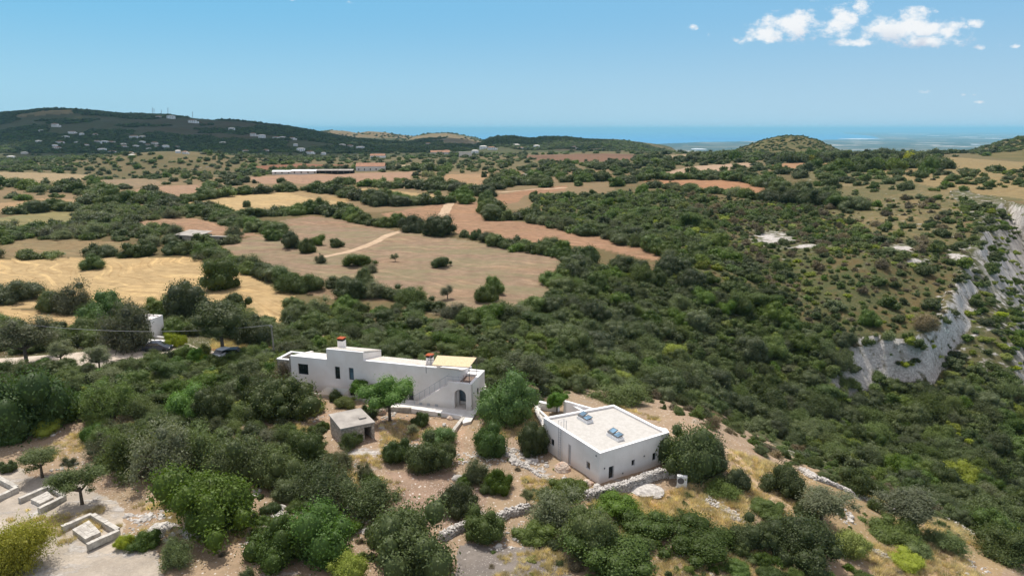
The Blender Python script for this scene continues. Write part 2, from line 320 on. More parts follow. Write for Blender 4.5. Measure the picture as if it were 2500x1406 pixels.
# ---------------------------------------------------------------- materials
class NT:
    def __init__(s, name):
        s.m = bpy.data.materials.new(name); s.m.use_nodes = True; s.t = s.m.node_tree; s.t.nodes.clear()
        s.out = s.t.nodes.new('ShaderNodeOutputMaterial')
    def n(s, ty, **kw):
        o = s.t.nodes.new(ty)
        for k, v in kw.items():
            if k.startswith('i_'): 
                key = k[2:]; key = int(key) if key.isdigit() else key.replace('_', ' ')
                if isinstance(v, bpy.types.NodeSocket): s.t.links.new(v, o.inputs[key])
                else: o.inputs[key].default_value = v
            else: setattr(o, k, v)
        return o
    def mix(s, f, a, b, blend='MIX'):
        o = s.t.nodes.new('ShaderNodeMix'); o.data_type = 'RGBA'; o.blend_type = blend
        for k, v in ((0, f), (6, a), (7, b)):
            if isinstance(v, bpy.types.NodeSocket): s.t.links.new(v, o.inputs[k])
            elif k == 0: o.inputs[0].default_value = v
            else: o.inputs[k].default_value = (*v[:3], 1)
        return o.outputs[2]
    def math(s, op, a, b=0., c=0., clamp=False):
        o = s.t.nodes.new('ShaderNodeMath'); o.operation = op; o.use_clamp = clamp
        for k, v in enumerate((a, b, c)):
            if isinstance(v, bpy.types.NodeSocket): s.t.links.new(v, o.inputs[k])
            else: o.inputs[k].default_value = v
        return o.outputs[0]
    def ramp(s, f, a, b, lo=0., hi=1.):
        o = s.t.nodes.new('ShaderNodeMapRange'); o.interpolation_type = 'SMOOTHSTEP'; s.t.links.new(f, o.inputs[0])
        for k, v in enumerate((a, b, lo, hi)): o.inputs[k + 1].default_value = v
        return o.outputs[0]
    def noise(s, vec, scale, det=4, rough=.55, dist=0.):
        o = s.n('ShaderNodeTexNoise', i_Scale=scale, i_Detail=det, i_Roughness=rough, i_Distortion=dist); s.t.links.new(vec, o.inputs['Vector']); return o.outputs[0]
    def vmul(s, vec, v):
        o = s.n('ShaderNodeVectorMath', operation='MULTIPLY'); s.t.links.new(vec, o.inputs[0]); o.inputs[1].default_value = v; return o.outputs[0]
    def done(s, colr, rough=.9, spec=.2, bump=None, bs=.3, bd=.05, metal=0.):
        b = s.n('ShaderNodeBsdfPrincipled'); b.inputs['Roughness'].default_value = rough; b.inputs['Specular IOR Level'].default_value = spec; b.inputs['Metallic'].default_value = metal
        if isinstance(colr, bpy.types.NodeSocket): s.t.links.new(colr, b.inputs['Base Color'])
        else: b.inputs['Base Color'].default_value = (*colr[:3], 1)
        if bump is not None:
            bn = s.n('ShaderNodeBump', i_Strength=bs, i_Distance=bd); s.t.links.new(bump, bn.inputs['Height']); s.t.links.new(bn.outputs[0], b.inputs['Normal'])
        s.t.links.new(b.outputs[0], s.out.inputs[0]); s.bsdf = b; return s.m
def simple(name, c, rough=.7, spec=.3, var=.12, scale=1.5, bump=.15, bd=.02, c2=None, metal=0.):
    t = NT(name); co = t.n('ShaderNodeNewGeometry').outputs[0]; n = t.noise(co, scale, 5, .6)
    dk = tuple(v * (1 - var) for v in c) if c2 is None else c2; lt = tuple(min(v * (1 + var * .6), .9) for v in c) if c2 is None else c
    k = t.mix(t.ramp(n, .3, .7), dk, lt); n2 = t.noise(co, scale * 14, 3)
    return t.done(k, rough, spec, n2, bump, bd, metal)
M = {}
M['plaster_old'] = simple('plaster_old', (.82, .775, .74), .9, .1, .07, .35, .12, .01)
def mk_plaster():
    t = NT('limewash'); co = t.n('ShaderNodeNewGeometry').outputs[0]; n1 = t.noise(co, .30, 5, .6); n2 = t.noise(t.vmul(co, (3.2, 3.2, .22)), 1.0, 4, .6); n3 = t.noise(co, 9, 4)
    k = t.mix(t.ramp(n1, .35, .65), (.74, .685, .64), (.83, .785, .75)); k = t.mix(t.ramp(n2, .56, .74, 0, .30), k, (.58, .53, .48))
    z = t.n('ShaderNodeSeparateXYZ'); t.t.links.new(co, z.inputs[0]); k = t.mix(t.math('MULTIPLY', t.ramp(t.math('ADD', z.outputs[2], t.math('MULTIPLY', n1, -1.2)), .35, -.6), .45), k, (.52, .43, .34))
    return t.done(k, .9, .12, n3, .15, .015)
M['plaster'] = mk_plaster()
M['plaster_bright'] = simple('plaster_bright', (.84, .82, .80), .85, .15, .05, .6, .1, .01)
M['roof_cream'] = simple('roof_cream', (.78, .735, .67), .95, .05, .3, 1.3, .3, .03, c2=(.66, .60, .52))
M['gravel_roof'] = simple('gravel_roof', (.53, .505, .465), .95, .05, .2, 2.2, .6, .04, c2=(.46, .435, .395))
M['paving'] = simple('paving', (.70, .665, .62), .85, .1, .15, .9, .1, .01)
M['deck'] = simple('deck', (.22, .16, .13), .8, .2, .3, 3)
M['brick_red'] = simple('brick_red', (.40, .10, .045), .85, .1, .25, 4)
M['metal'] = simple('metal', (.10, .10, .11), .5, .5, .1, 3)
M['metal_grey'] = simple('metal_grey', (.42, .42, .43), .45, .5, .1, 3)
M['frame'] = simple('frame', (.022, .028, .034), .5, .4, .1, 3)
M['wood'] = simple('wood', (.20, .14, .09), .85, .2, .3, 3)
M['pole'] = simple('pole', (.30, .27, .23), .9, .1, .2, 2)
M['concrete'] = simple('concrete', (.42, .385, .34), .95, .1, .4, .55, .35, .03, c2=(.27, .245, .22))
M['plastic_white'] = simple('plastic_white', (.72, .72, .71), .5, .4, .06, 1)
M['teal'] = simple('teal', (.12, .45, .42), .6, .3)
M['dark'] = simple('dark', (.02, .019, .018), .9, .1)
M['tile'] = simple('tile', (.36, .20, .13), .9, .1, .3, 1)
M['car_paint'] = simple('car_paint', (.025, .035, .06), .3, .6, .1, 1, .0)
M['car_white'] = simple('car_white', (.6, .62, .64), .3, .6, .1, 1, .0)
M['rubber'] = simple('rubber', (.02, .02, .02), .8, .3)
def glass(name, c, r=.06):
    t = NT(name); co = t.n('ShaderNodeNewGeometry').outputs[0]; n = t.noise(co, .8, 2)
    return t.done(t.mix(t.ramp(n, .4, .6), c, tuple(v * .5 for v in c)), r, .9)
M['glass'] = glass('glass', (.02, .028, .032)); M['glass_blue'] = glass('glass_blue', (.10, .17, .22), .12); M['skyglass'] = glass('skyglass', (.16, .30, .42), .15)
def mk_reed():
    t = NT('reed'); co = t.n('ShaderNodeNewGeometry').outputs[0]; n = t.noise(t.vmul(co, (40, 1.5, 1)), 1, 4)
    return t.done(t.mix(t.ramp(n, .3, .7), (.50, .38, .22), (.72, .58, .38)), .9, .1, n, .5, .02)
M['reed'] = mk_reed()
def mk_stone(name, a, b, dark, sc_=3.2):
    t = NT(name); co = t.n('ShaderNodeNewGeometry').outputs[0]; v = t.n('ShaderNodeTexVoronoi', feature='DISTANCE_TO_EDGE', i_Scale=sc_); t.t.links.new(co, v.inputs['Vector'])
    v2 = t.n('ShaderNodeTexVoronoi', i_Scale=sc_); t.t.links.new(co, v2.inputs['Vector'])
    k = t.mix(t.ramp(v2.outputs['Distance'], 0, .8), a, b); n = t.noise(co, 7, 5); k = t.mix(t.ramp(n, .35, .75), k, tuple(x * .62 for x in b))
    k = t.mix(t.ramp(v.outputs[0], 0, .09), dark, k); return t.done(k, .95, .1, v.outputs[0], .8, .08)
M['stonework'] = mk_stone('stonework', (.40, .36, .31), (.30, .265, .23), (.10, .085, .07))
M['shed_stone'] = mk_stone('shed_stone', (.56, .49, .41), (.42, .37, .31), (.20, .17, .14), 2.6)
M['rubble'] = simple('rubble', (.60, .56, .51), .95, .1, .3, 2.5, .5, .05, c2=(.33, .305, .275))
M['rubble_red'] = simple('rubble_red', (.62, .54, .45), .95, .1, .3, 1.2, .5, .05, c2=(.46, .28, .19))
M['ashlar'] = simple('ashlar', (.58, .545, .485), .95, .1, .3, 2.2, .4, .03, c2=(.36, .33, .29))
def mk_cliff():
    t = NT('cliff_rock'); co = t.n('ShaderNodeNewGeometry').outputs[0]
    n1 = t.noise(t.vmul(co, (1, 1, 1.6)), .16, 7, .62, 1.2); n2 = t.noise(t.vmul(co, (1, 1, .22)), .8, 6, .65); n3 = t.noise(co, 2.2, 5)
    k = t.mix(t.ramp(n1, .38, .62), (.36, .335, .30), (.78, .73, .65)); k = t.mix(t.ramp(n2, .52, .66), k, (.22, .21, .20)); k = t.mix(t.ramp(n1, .62, .75), k, (.60, .50, .38))
    return t.done(k, .95, .1, t.math('ADD', n3, t.math('MULTIPLY', n2, 2.)), .9, .35)
M['cliff'] = mk_cliff()
def mk_ground():
    t = NT('land'); g = t.n('ShaderNodeNewGeometry'); co = g.outputs[0]
    cov = t.n('ShaderNodeAttribute', attribute_name='cov').outputs[0]; ms = t.n('ShaderNodeSeparateColor'); t.t.links.new(t.n('ShaderNodeAttribute', attribute_name='msk').outputs[0], ms.inputs[0])
    stripe, rock, scale = ms.outputs
    ms2 = t.n('ShaderNodeSeparateColor'); t.t.links.new(t.n('ShaderNodeAttribute', attribute_name='msk2').outputs[0], ms2.inputs[0]); scrub, grassy, farm = ms2.outputs
    n_a = t.noise(co, .045, 6, .6); n_b = t.noise(co, .35, 6, .62); n_c = t.noise(co, 2.4, 5, .65)
    k = t.mix(t.ramp(n_b, .3, .7), t.mix(.5, cov, (.0, .0, .0)), cov)
    k = t.mix(.55, cov, k); k = t.mix(t.math('MULTIPLY', t.ramp(n_a, .45, .75), .35), k, t.mix(1., k, (1.25, 1.12, .95), 'MULTIPLY'))
    k = t.mix(t.math('MULTIPLY', t.ramp(n_c, .42, .68), .30), k, t.mix(1., k, (.55, .55, .55), 'MULTIPLY'))
    # worked fields: drill lines that bend with the plough
    wn1 = t.n('ShaderNodeTexNoise', i_Scale=.02, i_Detail=2.); t.t.links.new(co, wn1.inputs['Vector']); wp = t.n('ShaderNodeVectorMath', operation='MULTIPLY_ADD'); t.t.links.new(wn1.outputs['Color'], wp.inputs[0]); wp.inputs[1].default_value = (60, 42, 0); t.t.links.new(co, wp.inputs[2])
    rot = t.n('ShaderNodeMapping'); rot.inputs['Rotation'].default_value = (0, 0, .5); t.t.links.new(wp.outputs[0], rot.inputs[0])
    wvf = t.noise(t.vmul(rot.outputs[0], (.035, .42, 0)), 1., 4, .6)
    wv2 = t.n('ShaderNodeTexWave', wave_type='BANDS', bands_direction='Y', i_Scale=.42, i_Distortion=2.5, i_Detail=2., i_Detail_Scale=.3); t.t.links.new(t.vmul(co, (.14, 1, 0)), wv2.inputs['Vector'])
    st = t.math('MULTIPLY', stripe, t.ramp(wvf, .50, .68, 0, .9)); k = t.mix(st, k, t.mix(1., k, (1.42, 1.42, 1.36), 'MULTIPLY'))
    st2 = t.math('MULTIPLY', stripe, t.ramp(t.noise(t.vmul(rot.outputs[0], (.02, .9, 0)), 1.3, 3, .6), .50, .70, 0, .6)); k = t.mix(st2, k, t.mix(1., k, (.72, .65, .60), 'MULTIPLY'))
    # green flush of weeds
    k = t.mix(t.math('MULTIPLY', grassy, t.ramp(t.noise(t.vmul(co, (.5, 1.6, 1)), .10, 6, .7), .42, .62)), k, (.16, .17, .085))
    # low scrub on the floor between the bushes, also the only thing that shows on the far hills
    vo = t.n('ShaderNodeTexVoronoi', feature='SMOOTH_F1', i_Scale=.45, i_Randomness=1.); t.t.links.new(co, vo.inputs['Vector'])
    nf = t.noise(co, .022, 7, .68)
    sp = t.math('MULTIPLY', scrub, t.ramp(t.math('ADD', n_b, t.math('MULTIPLY', nf, .9)), .76, 1.0))
    k = t.mix(sp, k, t.mix(t.ramp(n_c, .3, .7), (.045, .055, .022), (.10, .105, .045)))
    fleck = t.ramp(t.noise(co, 1.1, 3), .60, .68); k = t.mix(t.math('MULTIPLY', scrub, t.math('MULTIPLY', fleck, .5)), k, (.24, .19, .12))
    # bare limestone
    rn = t.math('ADD', t.noise(t.vmul(co, (.7, 1.5, 1)), .33, 7, .66), t.math('MULTIPLY', rock, .62)); nz = t.n('ShaderNodeSeparateXYZ'); t.t.links.new(g.outputs['True Normal'], nz.inputs[0])
    steep = t.ramp(nz.outputs[2], .80, .62); rk = t.math('MAXIMUM', t.ramp(rn, .80, .93), t.math('MULTIPLY', steep, t.ramp(n_b, .30, .48)))
    rc = t.mix(t.ramp(n_c, .3, .7), (.30, .275, .25), (.60, .56, .51)); rc = t.mix(t.ramp(t.noise(t.vmul(co, (.25, 1.4, .6)), .8, 5, .7), .48, .62), rc, (.34, .31, .28))
    k = t.mix(rk, k, rc)
    # white chips of stone
    vc = t.n('ShaderNodeTexVoronoi', feature='F1', i_Scale=1.9); t.t.links.new(co, vc.inputs['Vector'])
    vc2 = t.n('ShaderNodeTexVoronoi', feature='F1', i_Scale=4.6); t.t.links.new(co, vc2.inputs['Vector']); k = t.mix(t.math('MULTIPLY', scale, t.ramp(t.noise(t.vmul(co, (1, 1, 1)), 5.5, 4, .7), .56, .70, 0, .7)), k, t.mix(1., k, (.52, .45, .36), 'MULTIPLY'))
    chips = t.math('MULTIPLY', scale, t.math('MAXIMUM', t.math('MULTIPLY', t.ramp(vc.outputs[0], .24, .12), t.ramp(n_b, .40, .55)), t.math('MULTIPLY', t.ramp(vc2.outputs[0], .26, .14), t.ramp(n_b, .60, .42)))); k = t.mix(chips, k, (.62, .57, .51))
    # coastal farmland
    vf = t.n('ShaderNodeTexVoronoi', feature='F1', i_Scale=.0016, i_Randomness=1.); t.t.links.new(t.vmul(co, (1, .55, 0)), vf.inputs['Vector'])
    hs = t.n('ShaderNodeSeparateColor'); t.t.links.new(vf.outputs['Color'], hs.inputs[0])
    fc = t.mix(t.ramp(hs.outputs[0], .25, .75), (.045, .06, .04), (.17, .15, .10)); fc = t.mix(t.ramp(hs.outputs[1], .80, .86), fc, (.42, .36, .29))
    fc = t.mix(t.ramp(t.noise(co, .004, 6, .7), .44, .6), fc, (.05, .065, .045)); sw = t.ramp(t.noise(t.vmul(co, (1, .5, 0)), .011, 3, .8), .68, .72); fc = t.mix(sw, fc, (.62, .62, .60))
    k = t.mix(farm, k, fc)
    bh = t.math('ADD', t.math('MULTIPLY', n_c, .6), t.math('ADD', n_b, t.math('MULTIPLY', rk, .6)))
    return t.done(k, .97, .08, bh, .55, .35)
M['land'] = mk_ground()
def mk_sea():
    t = NT('sea'); co = t.n('ShaderNodeNewGeometry').outputs[0]; n = t.noise(t.vmul(co, (.3, 1, 1)), .0006, 5); n2 = t.noise(co, .02, 4)
    k = t.mix(t.ramp(n, .35, .7), (.03, .19, .37), (.042, .235, .43)); return t.done(k, .6, .15, n2, .3, 2.)
M['sea'] = mk_sea()
def leafmat(name, c, c2, trans=.28, hv=.04):
    t = NT(name); at = t.n('ShaderNodeAttribute', attribute_name='tint').outputs['Fac']; oi = t.n('ShaderNodeObjectInfo').outputs['Random']
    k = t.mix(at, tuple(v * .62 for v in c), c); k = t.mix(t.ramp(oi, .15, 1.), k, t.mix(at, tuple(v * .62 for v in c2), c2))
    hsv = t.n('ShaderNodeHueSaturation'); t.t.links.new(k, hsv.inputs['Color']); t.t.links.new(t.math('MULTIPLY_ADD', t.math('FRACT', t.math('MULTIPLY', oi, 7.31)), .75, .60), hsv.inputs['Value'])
    t.t.links.new(t.math('MULTIPLY_ADD', t.math('FRACT', t.math('MULTIPLY', oi, 13.7)), .3, .85), hsv.inputs['Saturation'])
    b = t.n('ShaderNodeBsdfPrincipled', i_Roughness=.55); b.inputs['Specular IOR Level'].default_value = .22; t.t.links.new(hsv.outputs[0], b.inputs['Base Color'])
    tr = t.n('ShaderNodeBsdfTranslucent'); t.t.links.new(t.mix(1., hsv.outputs[0], (1.25, 1.35, .6), 'MULTIPLY'), tr.inputs[0]); mx = t.n('ShaderNodeMixShader'); mx.inputs[0].default_value = trans
    t.t.links.new(b.outputs[0], mx.inputs[1]); t.t.links.new(tr.outputs[0], mx.inputs[2]); t.t.links.new(mx.outputs[0], t.out.inputs[0]); return t.m
SPEC = { # leaf colours, leaf aspect, airy, shape, trunk?
 'oak':    dict(c=(0.092, 0.124, 0.037), c2=(0.124, 0.151, 0.059), name='holm_oak', cat='tree', asp=1.5, airy=0, tree=1),
 'mastic': dict(c=(0.099, 0.158, 0.028), c2=(0.136, 0.176, 0.045), name='mastic_shrub', cat='shrub', asp=1.3, airy=0, tree=0),
 'olive':  dict(c=(0.180, 0.206, 0.100), c2=(0.208, 0.216, 0.127), name='olive_tree', cat='tree', asp=2.6, airy=1, tree=1),
 'wild':   dict(c=(0.137, 0.185, 0.056), c2=(0.161, 0.196, 0.072), name='wild_olive', cat='shrub', asp=2.8, airy=1, tree=0),
 'fig':    dict(c=(0.104, 0.195, 0.033), c2=(0.120, 0.211, 0.045), name='fig_tree', cat='tree', asp=1.2, airy=0, tree=1),
 'pine':   dict(c=(0.283, 0.306, 0.033), c2=(0.343, 0.321, 0.041), name='pine_tree', cat='tree', asp=3.2, airy=1, tree=1),
 'spurge': dict(c=(0.295, 0.338, 0.047), c2=(0.208, 0.251, 0.050), name='spurge_shrub', cat='shrub', asp=2., airy=0, tree=0),
 'dry':    dict(c=(0.251, 0.200, 0.128), c2=(0.197, 0.165, 0.109), name='dry_shrub', cat='shrub', asp=3., airy=1, tree=0)}
for k_, s_ in SPEC.items(): s_['mat'] = leafmat('leaf_' + k_, s_['c'], s_['c2'])
M['bark'] = simple('bark', (.13, .105, .08), .95, .1, .3, 4, .6, .03)
M['straw'] = leafmat('straw', (.80, .66, .44), (.70, .54, .34), .35)
M['cactus'] = leafmat('cactus', (.16, .20, .11), (.20, .24, .15), .05)
# ---------------------------------------------------------------- ground sheet with its kinds of cover
# fields: outline in the photograph, surface colour in sunlight (one darkened for cloud shade), plough stripes, weeds
FIELDS = [
 ([(545,602),(620,575),(690,552),(760,534),(860,548),(975,566),(1130,585),(1250,607),(1405,637),(1395,668),(1352,722),(1340,745),(1290,775),(1130,785),(1030,760),(980,730),(900,735),(840,715),(760,690),(690,660),(600,628)], (176,145,120), .8, .45),
 ([(545,602),(600,628),(690,660),(760,690),(840,715),(860,740),(760,720),(700,700),(560,640)], (172,140,112), .8, .2),
 ([(690,552),(680,540),(760,528),(860,540),(975,566),(860,556),(760,545)], (178,140,116), .8, .3),
 ([(930,522),(1010,508),(1120,492),(1165,494),(1200,513),(1215,537),(1305,544),(1390,565),(1500,582),(1600,607),(1627,640),(1560,630),(1450,604),(1300,592),(1190,575),(1120,572),(1080,545),(1000,545),(960,545)], (190,143,112), .8, .12),
 ([(440,494),(560,478),(690,470),(760,467),(870,490),(800,503),(740,515),(650,524),(590,526),(520,516)], (217,182,128), .8, .0),
 ([(690,470),(760,467),(870,490),(800,490),(740,480)], (190,158,112), .5, .1),
 ([(-500,640),(0,634),(200,629),(400,628),(500,628),(560,650),(640,690),(720,722),(700,800),(600,785),(420,755),(240,770),(100,750),(-500,780)], (220,183,128), 1., .03),
 ([(-500,755),(0,752),(100,760),(210,775),(200,800),(0,808),(-500,810)], (214,176,122), .9, .0),
 ([(300,546),(420,532),(470,532),(560,552),(640,576),(560,580),(420,560),(310,556)], (190,146,116), .8, .15),
 ([(-500,535),(0,532),(100,516),(200,516),(190,541),(60,562),(-500,570)], (165,150,98), .8, .5),
 ([(320,468),(350,456),(480,451),(505,470),(440,490),(330,484)], (192,150,122), .8, .1),
 ([(1000,447),(1100,425),(1240,425),(1245,442),(1190,464),(1100,456),(1000,464)], (196,153,114), .8, .15),
 ([(600,434),(700,427),(1010,420),(1000,437),(840,452),(800,449),(640,449)], (194,150,124), .8, .1),
 ([(1208,478),(1290,462),(1385,453),(1382,464),(1280,478),(1265,494),(1230,500)], (186,136,104), .8, .1),
 ([(1555,440),(1760,440),(1880,450),(1932,466),(1920,476),(1860,488),(1790,471),(1640,459)], (198,140,102), .8, .05),
 ([(1600,427),(1680,407),(1830,397),(1835,406),(1740,421),(1640,434)], (205,170,142), .8, .05),
 ([(1855,405),(2000,392),(2092,392),(2080,414),(1900,412)], (196,144,104), .8, .05),
 ([(815,462),(900,459),(1062,476),(1050,487),(900,486)], (208,172,120), .6, .1),
 ([(800,483),(840,480),(872,490),(830,496)], (205,165,110), .5, .1),
 ([(1270,380),(1480,375),(1605,380),(1602,386),(1480,397),(1325,397)], (150,110,88), .8, .05),  # dark brown has the cloud's shade mixed into the colour
 ([(1590,380),(1700,376),(1720,384),(1620,388)], (186,160,128), .8, .05),
 ([(600,407),(730,400),(855,403),(842,411),(640,415)], (168,110,84), .8, .05),
 ([(-300,497),(0,497),(120,482),(225,491),(205,506),(60,517),(-300,520)], (198,158,116), .8, .1),
 ([(-300,420),(0,420),(100,422),(240,428),(200,442),(0,452),(-300,455)], (190,162,124), .8, .2),
 ([(915,406),(1000,402),(1012,409),(930,412)], (205,182,145), .8, .05),
 ([(240,440),(340,436),(440,446),(330,458),(230,450)], (170,142,112), .8, .2),
 ([(0,602),(60,583),(200,586),(310,592),(318,627),(0,632)], (165,138,100), .8, .3),
 ([(1980,497),(2050,497),(2045,508),(1985,508)], (140,98,78), .8, .05),
 ([(2120,398),(2330,384),(2520,398),(2600,500),(2450,480),(2340,470),(2250,450),(2140,420)], (176,148,100), .0, .25)]
FIELDS = [(p_, tuple((np.array(c_) * .78 + np.mean(c_) * .22) * (1.0, .995, .955)), s_, g_) for p_, c_, s_, g_ in FIELDS]
PATCH = [(1890,582,80,28,.70),(1960,600,90,12,.62),(2010,556,36,9,.55),(2200,606,60,18,.66),(2245,636,55,10,.62),(2335,632,36,34,.7),(1795,778,45,18,.5),(2100,610,60,10,.45),(2400,650,40,60,.6),(2440,740,40,60,.6),(2480,860,40,70,.6),
        (2330,740,50,40,.7),(2080,505,30,8,.4),(2150,498,25,6,.4),(1480,495,25,5,.35),(1850,690,30,8,.35),(2010,745,30,8,.35),(960,1085,70,34,.60),(880,1100,60,20,.6),(1245,1240,80,22,.55),(1170,1250,50,20,.5),(1260,1110,90,30,.48),(1330,1130,60,20,.4),(240,1080,150,36,.50),(100,1120,120,30,.45),(680,1250,70,60,.34),(590,1210,50,25,.45),
        (1570,1195,50,18,.75),(1980,1175,90,26,.42),(2090,1215,60,18,.42),(2130,1340,70,20,.45),(1760,1235,60,26,.5),(385,1300,50,20,.55),(700,1400,90,30,.45),(1220,1330,60,16,.4),(1400,1150,60,30,.42),(1080,1235,35,12,.5),(1110,1165,40,12,.5),(1800,1090,60,24,.4),(1900,1220,30,24,.5),(330,1190,60,30,.45),(240,1230,60,30,.4)]
def cover(x, y, z):
    """surface albedo and masks for ground points"""
    px, py = proj(x, y, z); n = len(x); d = np.hypot(x, y)
    wob = (fbm(x / 14, y / 14, 3, 31) - .47); wob2 = (fbm(x / 2.6, y / 2.6, 3, 37) - .47) * (y < 130); wob3 = (fbm(x / 3.1, y / 3.1, 3, 39) - .47) * (y < 130); px_ = px + wob * 40 + wob2 * 60; py_ = py + wob3 * 46 + wob * 12 * np.clip((py - 380) / 200, .1, 1)
    cov = np.tile(alb(150, 124, 92), (n, 1)); stripe = np.zeros(n); rock = np.full(n, .22); chips = np.zeros(n); scrub = np.full(n, .55); grassy = np.full(n, .12); farm = np.zeros(n)
    def put(m, c=None, **k):
        if c is not None: cov[m] = alb(*c)
        for kk, v in k.items(): dict(stripe=stripe, rock=rock, chips=chips, scrub=scrub, grassy=grassy)[kk][m] = v
    def pp(poly, *a, w=1, **k): put(inpoly(px_ if w else px, py_ if w else py, poly), *a, **k)
    # near ground round the houses
    pp([(-900,760),(700,790),(1150,860),(1500,900),(1750,1020),(2100,1170),(2480,1330),(2900,1600),(2900,2600),(-900,2600)], (198,170,142), scrub=.10, chips=.8, rock=.34, grassy=.15)
    pp([(-500,790),(660,790),(740,870),(700,1010),(560,1030),(300,1010),(-500,1080)], (118,104,74), scrub=.7, rock=.2)
    pp([(930,1150),(1200,1160),(1180,1290),(1060,1290),(960,1240)], (186,158,136), chips=1., rock=.16, scrub=.02)
    pp([(1440,1200),(1800,1180),(1830,1270),(1700,1290),(1600,1260),(1470,1250)], (212,176,132), chips=.3, rock=.18, scrub=.0)
    pp([(1900,1130),(2150,1180),(2480,1370),(2400,1450),(2150,1400),(1950,1260),(1850,1180)], (200,170,130), chips=.5, rock=.26, scrub=.15)
    pp([(520,800),(700,800),(700,860),(520,850)], (200,150,110), rock=.2, scrub=.1)
    pp([(700,950),(930,990),(1010,1020),(1140,1030),(1120,1130),(960,1110),(930,1070),(770,1050),(720,1000)], (204,172,144), chips=.9, rock=.2, scrub=.04)
    # garrigue on the plateau to the right, wooded slopes, gorge
    pp([(1300,470),(1550,480),(1800,490),(2330,470),(2370,640),(2360,760),(2290,840),(2200,870),(2050,860),(1800,780),(1640,660),(1500,585),(1310,550)], (128,112,76), scrub=.95, rock=.28)
    pp([(1990,515),(2250,515),(2300,560),(2150,590),(1990,570)], (158,138,96), scrub=.6, rock=.3)
    pp([(1960,415),(2560,400),(2560,500),(2350,475),(2330,600),(2150,560),(1990,500)], (162,142,102), scrub=.7, rock=.34)
    G = sdG(x, y); inG = (G > -1) & (x > 40) & (y > 50) & (y < 520); put(inG, (118, 112, 76), scrub=.8, rock=.46)
    pp([(1350,700),(1640,650),(1960,790),(2100,900),(2600,930),(2900,1500),(2480,1330),(2100,1170),(1750,1020),(1500,900),(1350,900)], (96,92,58), scrub=.95, rock=.2)
    # bare limestone
    pn_ = fbm(x / 4.5 + y / 9, y / 5.5, 4, 71)
    for cx, cy, rx, ry, s in PATCH:
        q = np.exp(-(((px - cx) / rx) ** 2 + ((py - cy) / ry) ** 2) * 1.1); rock = np.maximum(rock, s * q * (.55 + .95 * pn_) + .22 * (1 - q))
    pp([(-600,1150),(90,1150),(200,1175),(300,1240),(300,1330),(370,1350),(420,1420),(420,2400),(-900,2400)], (214,200,182), chips=.25, rock=.46, scrub=.0, grassy=.0)
    pp([(1110,1330),(1340,1320),(1400,1430),(1360,1600),(1080,1600),(1120,1400)], (158,148,140), chips=.5, rock=.2, scrub=.05)
    # gravel road by the car park
    pp([(-600,878),(0,872),(160,858),(330,842),(345,828),(420,832),(430,856),(380,872),(320,893),(200,896),(0,912),(-600,920)], (226,212,194), scrub=0, rock=.1, chips=.2, grassy=0)
    # farther country
    far = d > 620; put(far & (py < 440), (150, 130, 98), scrub=.55, rock=.22); put((py < 520) & (py > 400) & (px < 1500) & (d > 300) & ~far, (172, 144, 112), scrub=.35, rock=.15)
    ridge = (y > 1400) & (y < 5600); put(ridge, (100, 92, 70), scrub=1., rock=.18)
    pp([(330,290),(620,300),(700,330),(480,345),(330,320)], (112,92,74), scrub=.7)
    pp([(-100,266),(180,266),(260,274),(120,281),(-100,292)], (168,148,112), scrub=.35, rock=.3)
    pp([(980,326),(1090,322),(1200,352),(1120,358),(1000,345)], (168,146,112), scrub=.3, rock=.36); pp([(780,316),(950,322),(1000,338),(820,336)], (165,140,108), scrub=.35)
    pp([(1270,345),(1400,334),(1560,345),(1700,378),(1500,372),(1330,366)], (140,124,92), scrub=.6, rock=.34)
    pp([(1780,376),(1850,340),(1930,328),(2010,340),(2080,378)], (138,122,78), scrub=.62, rock=.2); pp([(2370,378),(2500,330),(2800,300),(2800,400),(2480,392)], (146,128,84), scrub=.6)
    for poly, c, s_, g_ in FIELDS:
        m = inpoly(px + wob * 7, py + wob * 2, poly) & (y < 2600) & ~inG; put(m, c, stripe=s_, grassy=g_, scrub=.0, rock=.02, chips=.0)
    farm[y > 5200] = 1.
    return cov, np.stack([stripe, rock, chips], 1), np.stack([scrub, grassy, farm], 1)
def land():
    ys = [16.]
    while ys[-1] < 5600:
        y = ys[-1]; ys.append(y + min(1.15 * (y * y + 1225) / 23905, .0085 * y if y > 240 else 9))
    p = proj(0, ys[-1], SEA)[1]; pys = np.arange(p, 319.5, -.6)
    ys += [y for y in (P(1250, q, SEA)[1] for q in pys) if y > ys[-1]]; ys = np.array(ys)
    us = np.linspace(-1.02, 1.02, 1150); Y, U = np.meshgrid(ys, us, indexing='ij'); X = U * Y
    z = hgt(X.ravel(), Y.ravel()); x = X.ravel(); y = Y.ravel(); a, b, c = cover(x, y, z); nu = len(us); i = np.arange((len(ys) - 1) * (nu - 1)); r = i // (nu - 1) * nu + i % (nu - 1)
    z = z + (fbm(x / 2.2, y / 2.2, 3, 77) - .47) * .28 * (1 - smooth(90, 160, y)) * (1 - smooth(.3, .6, 0 * y))
    m = mesh_np('ground', np.stack([x, y, z], 1), np.stack([r, r + 1, r + nu + 1, r + nu], 1), [M['land']], True, dict(cov=a, msk=b, msk2=c)); print('land verts', len(x), len(ys)); return m
o = link('ground', land()); tag(o, kind='structure', label='dry limestone country with fields, scrub slopes and far hills', cat='ground')
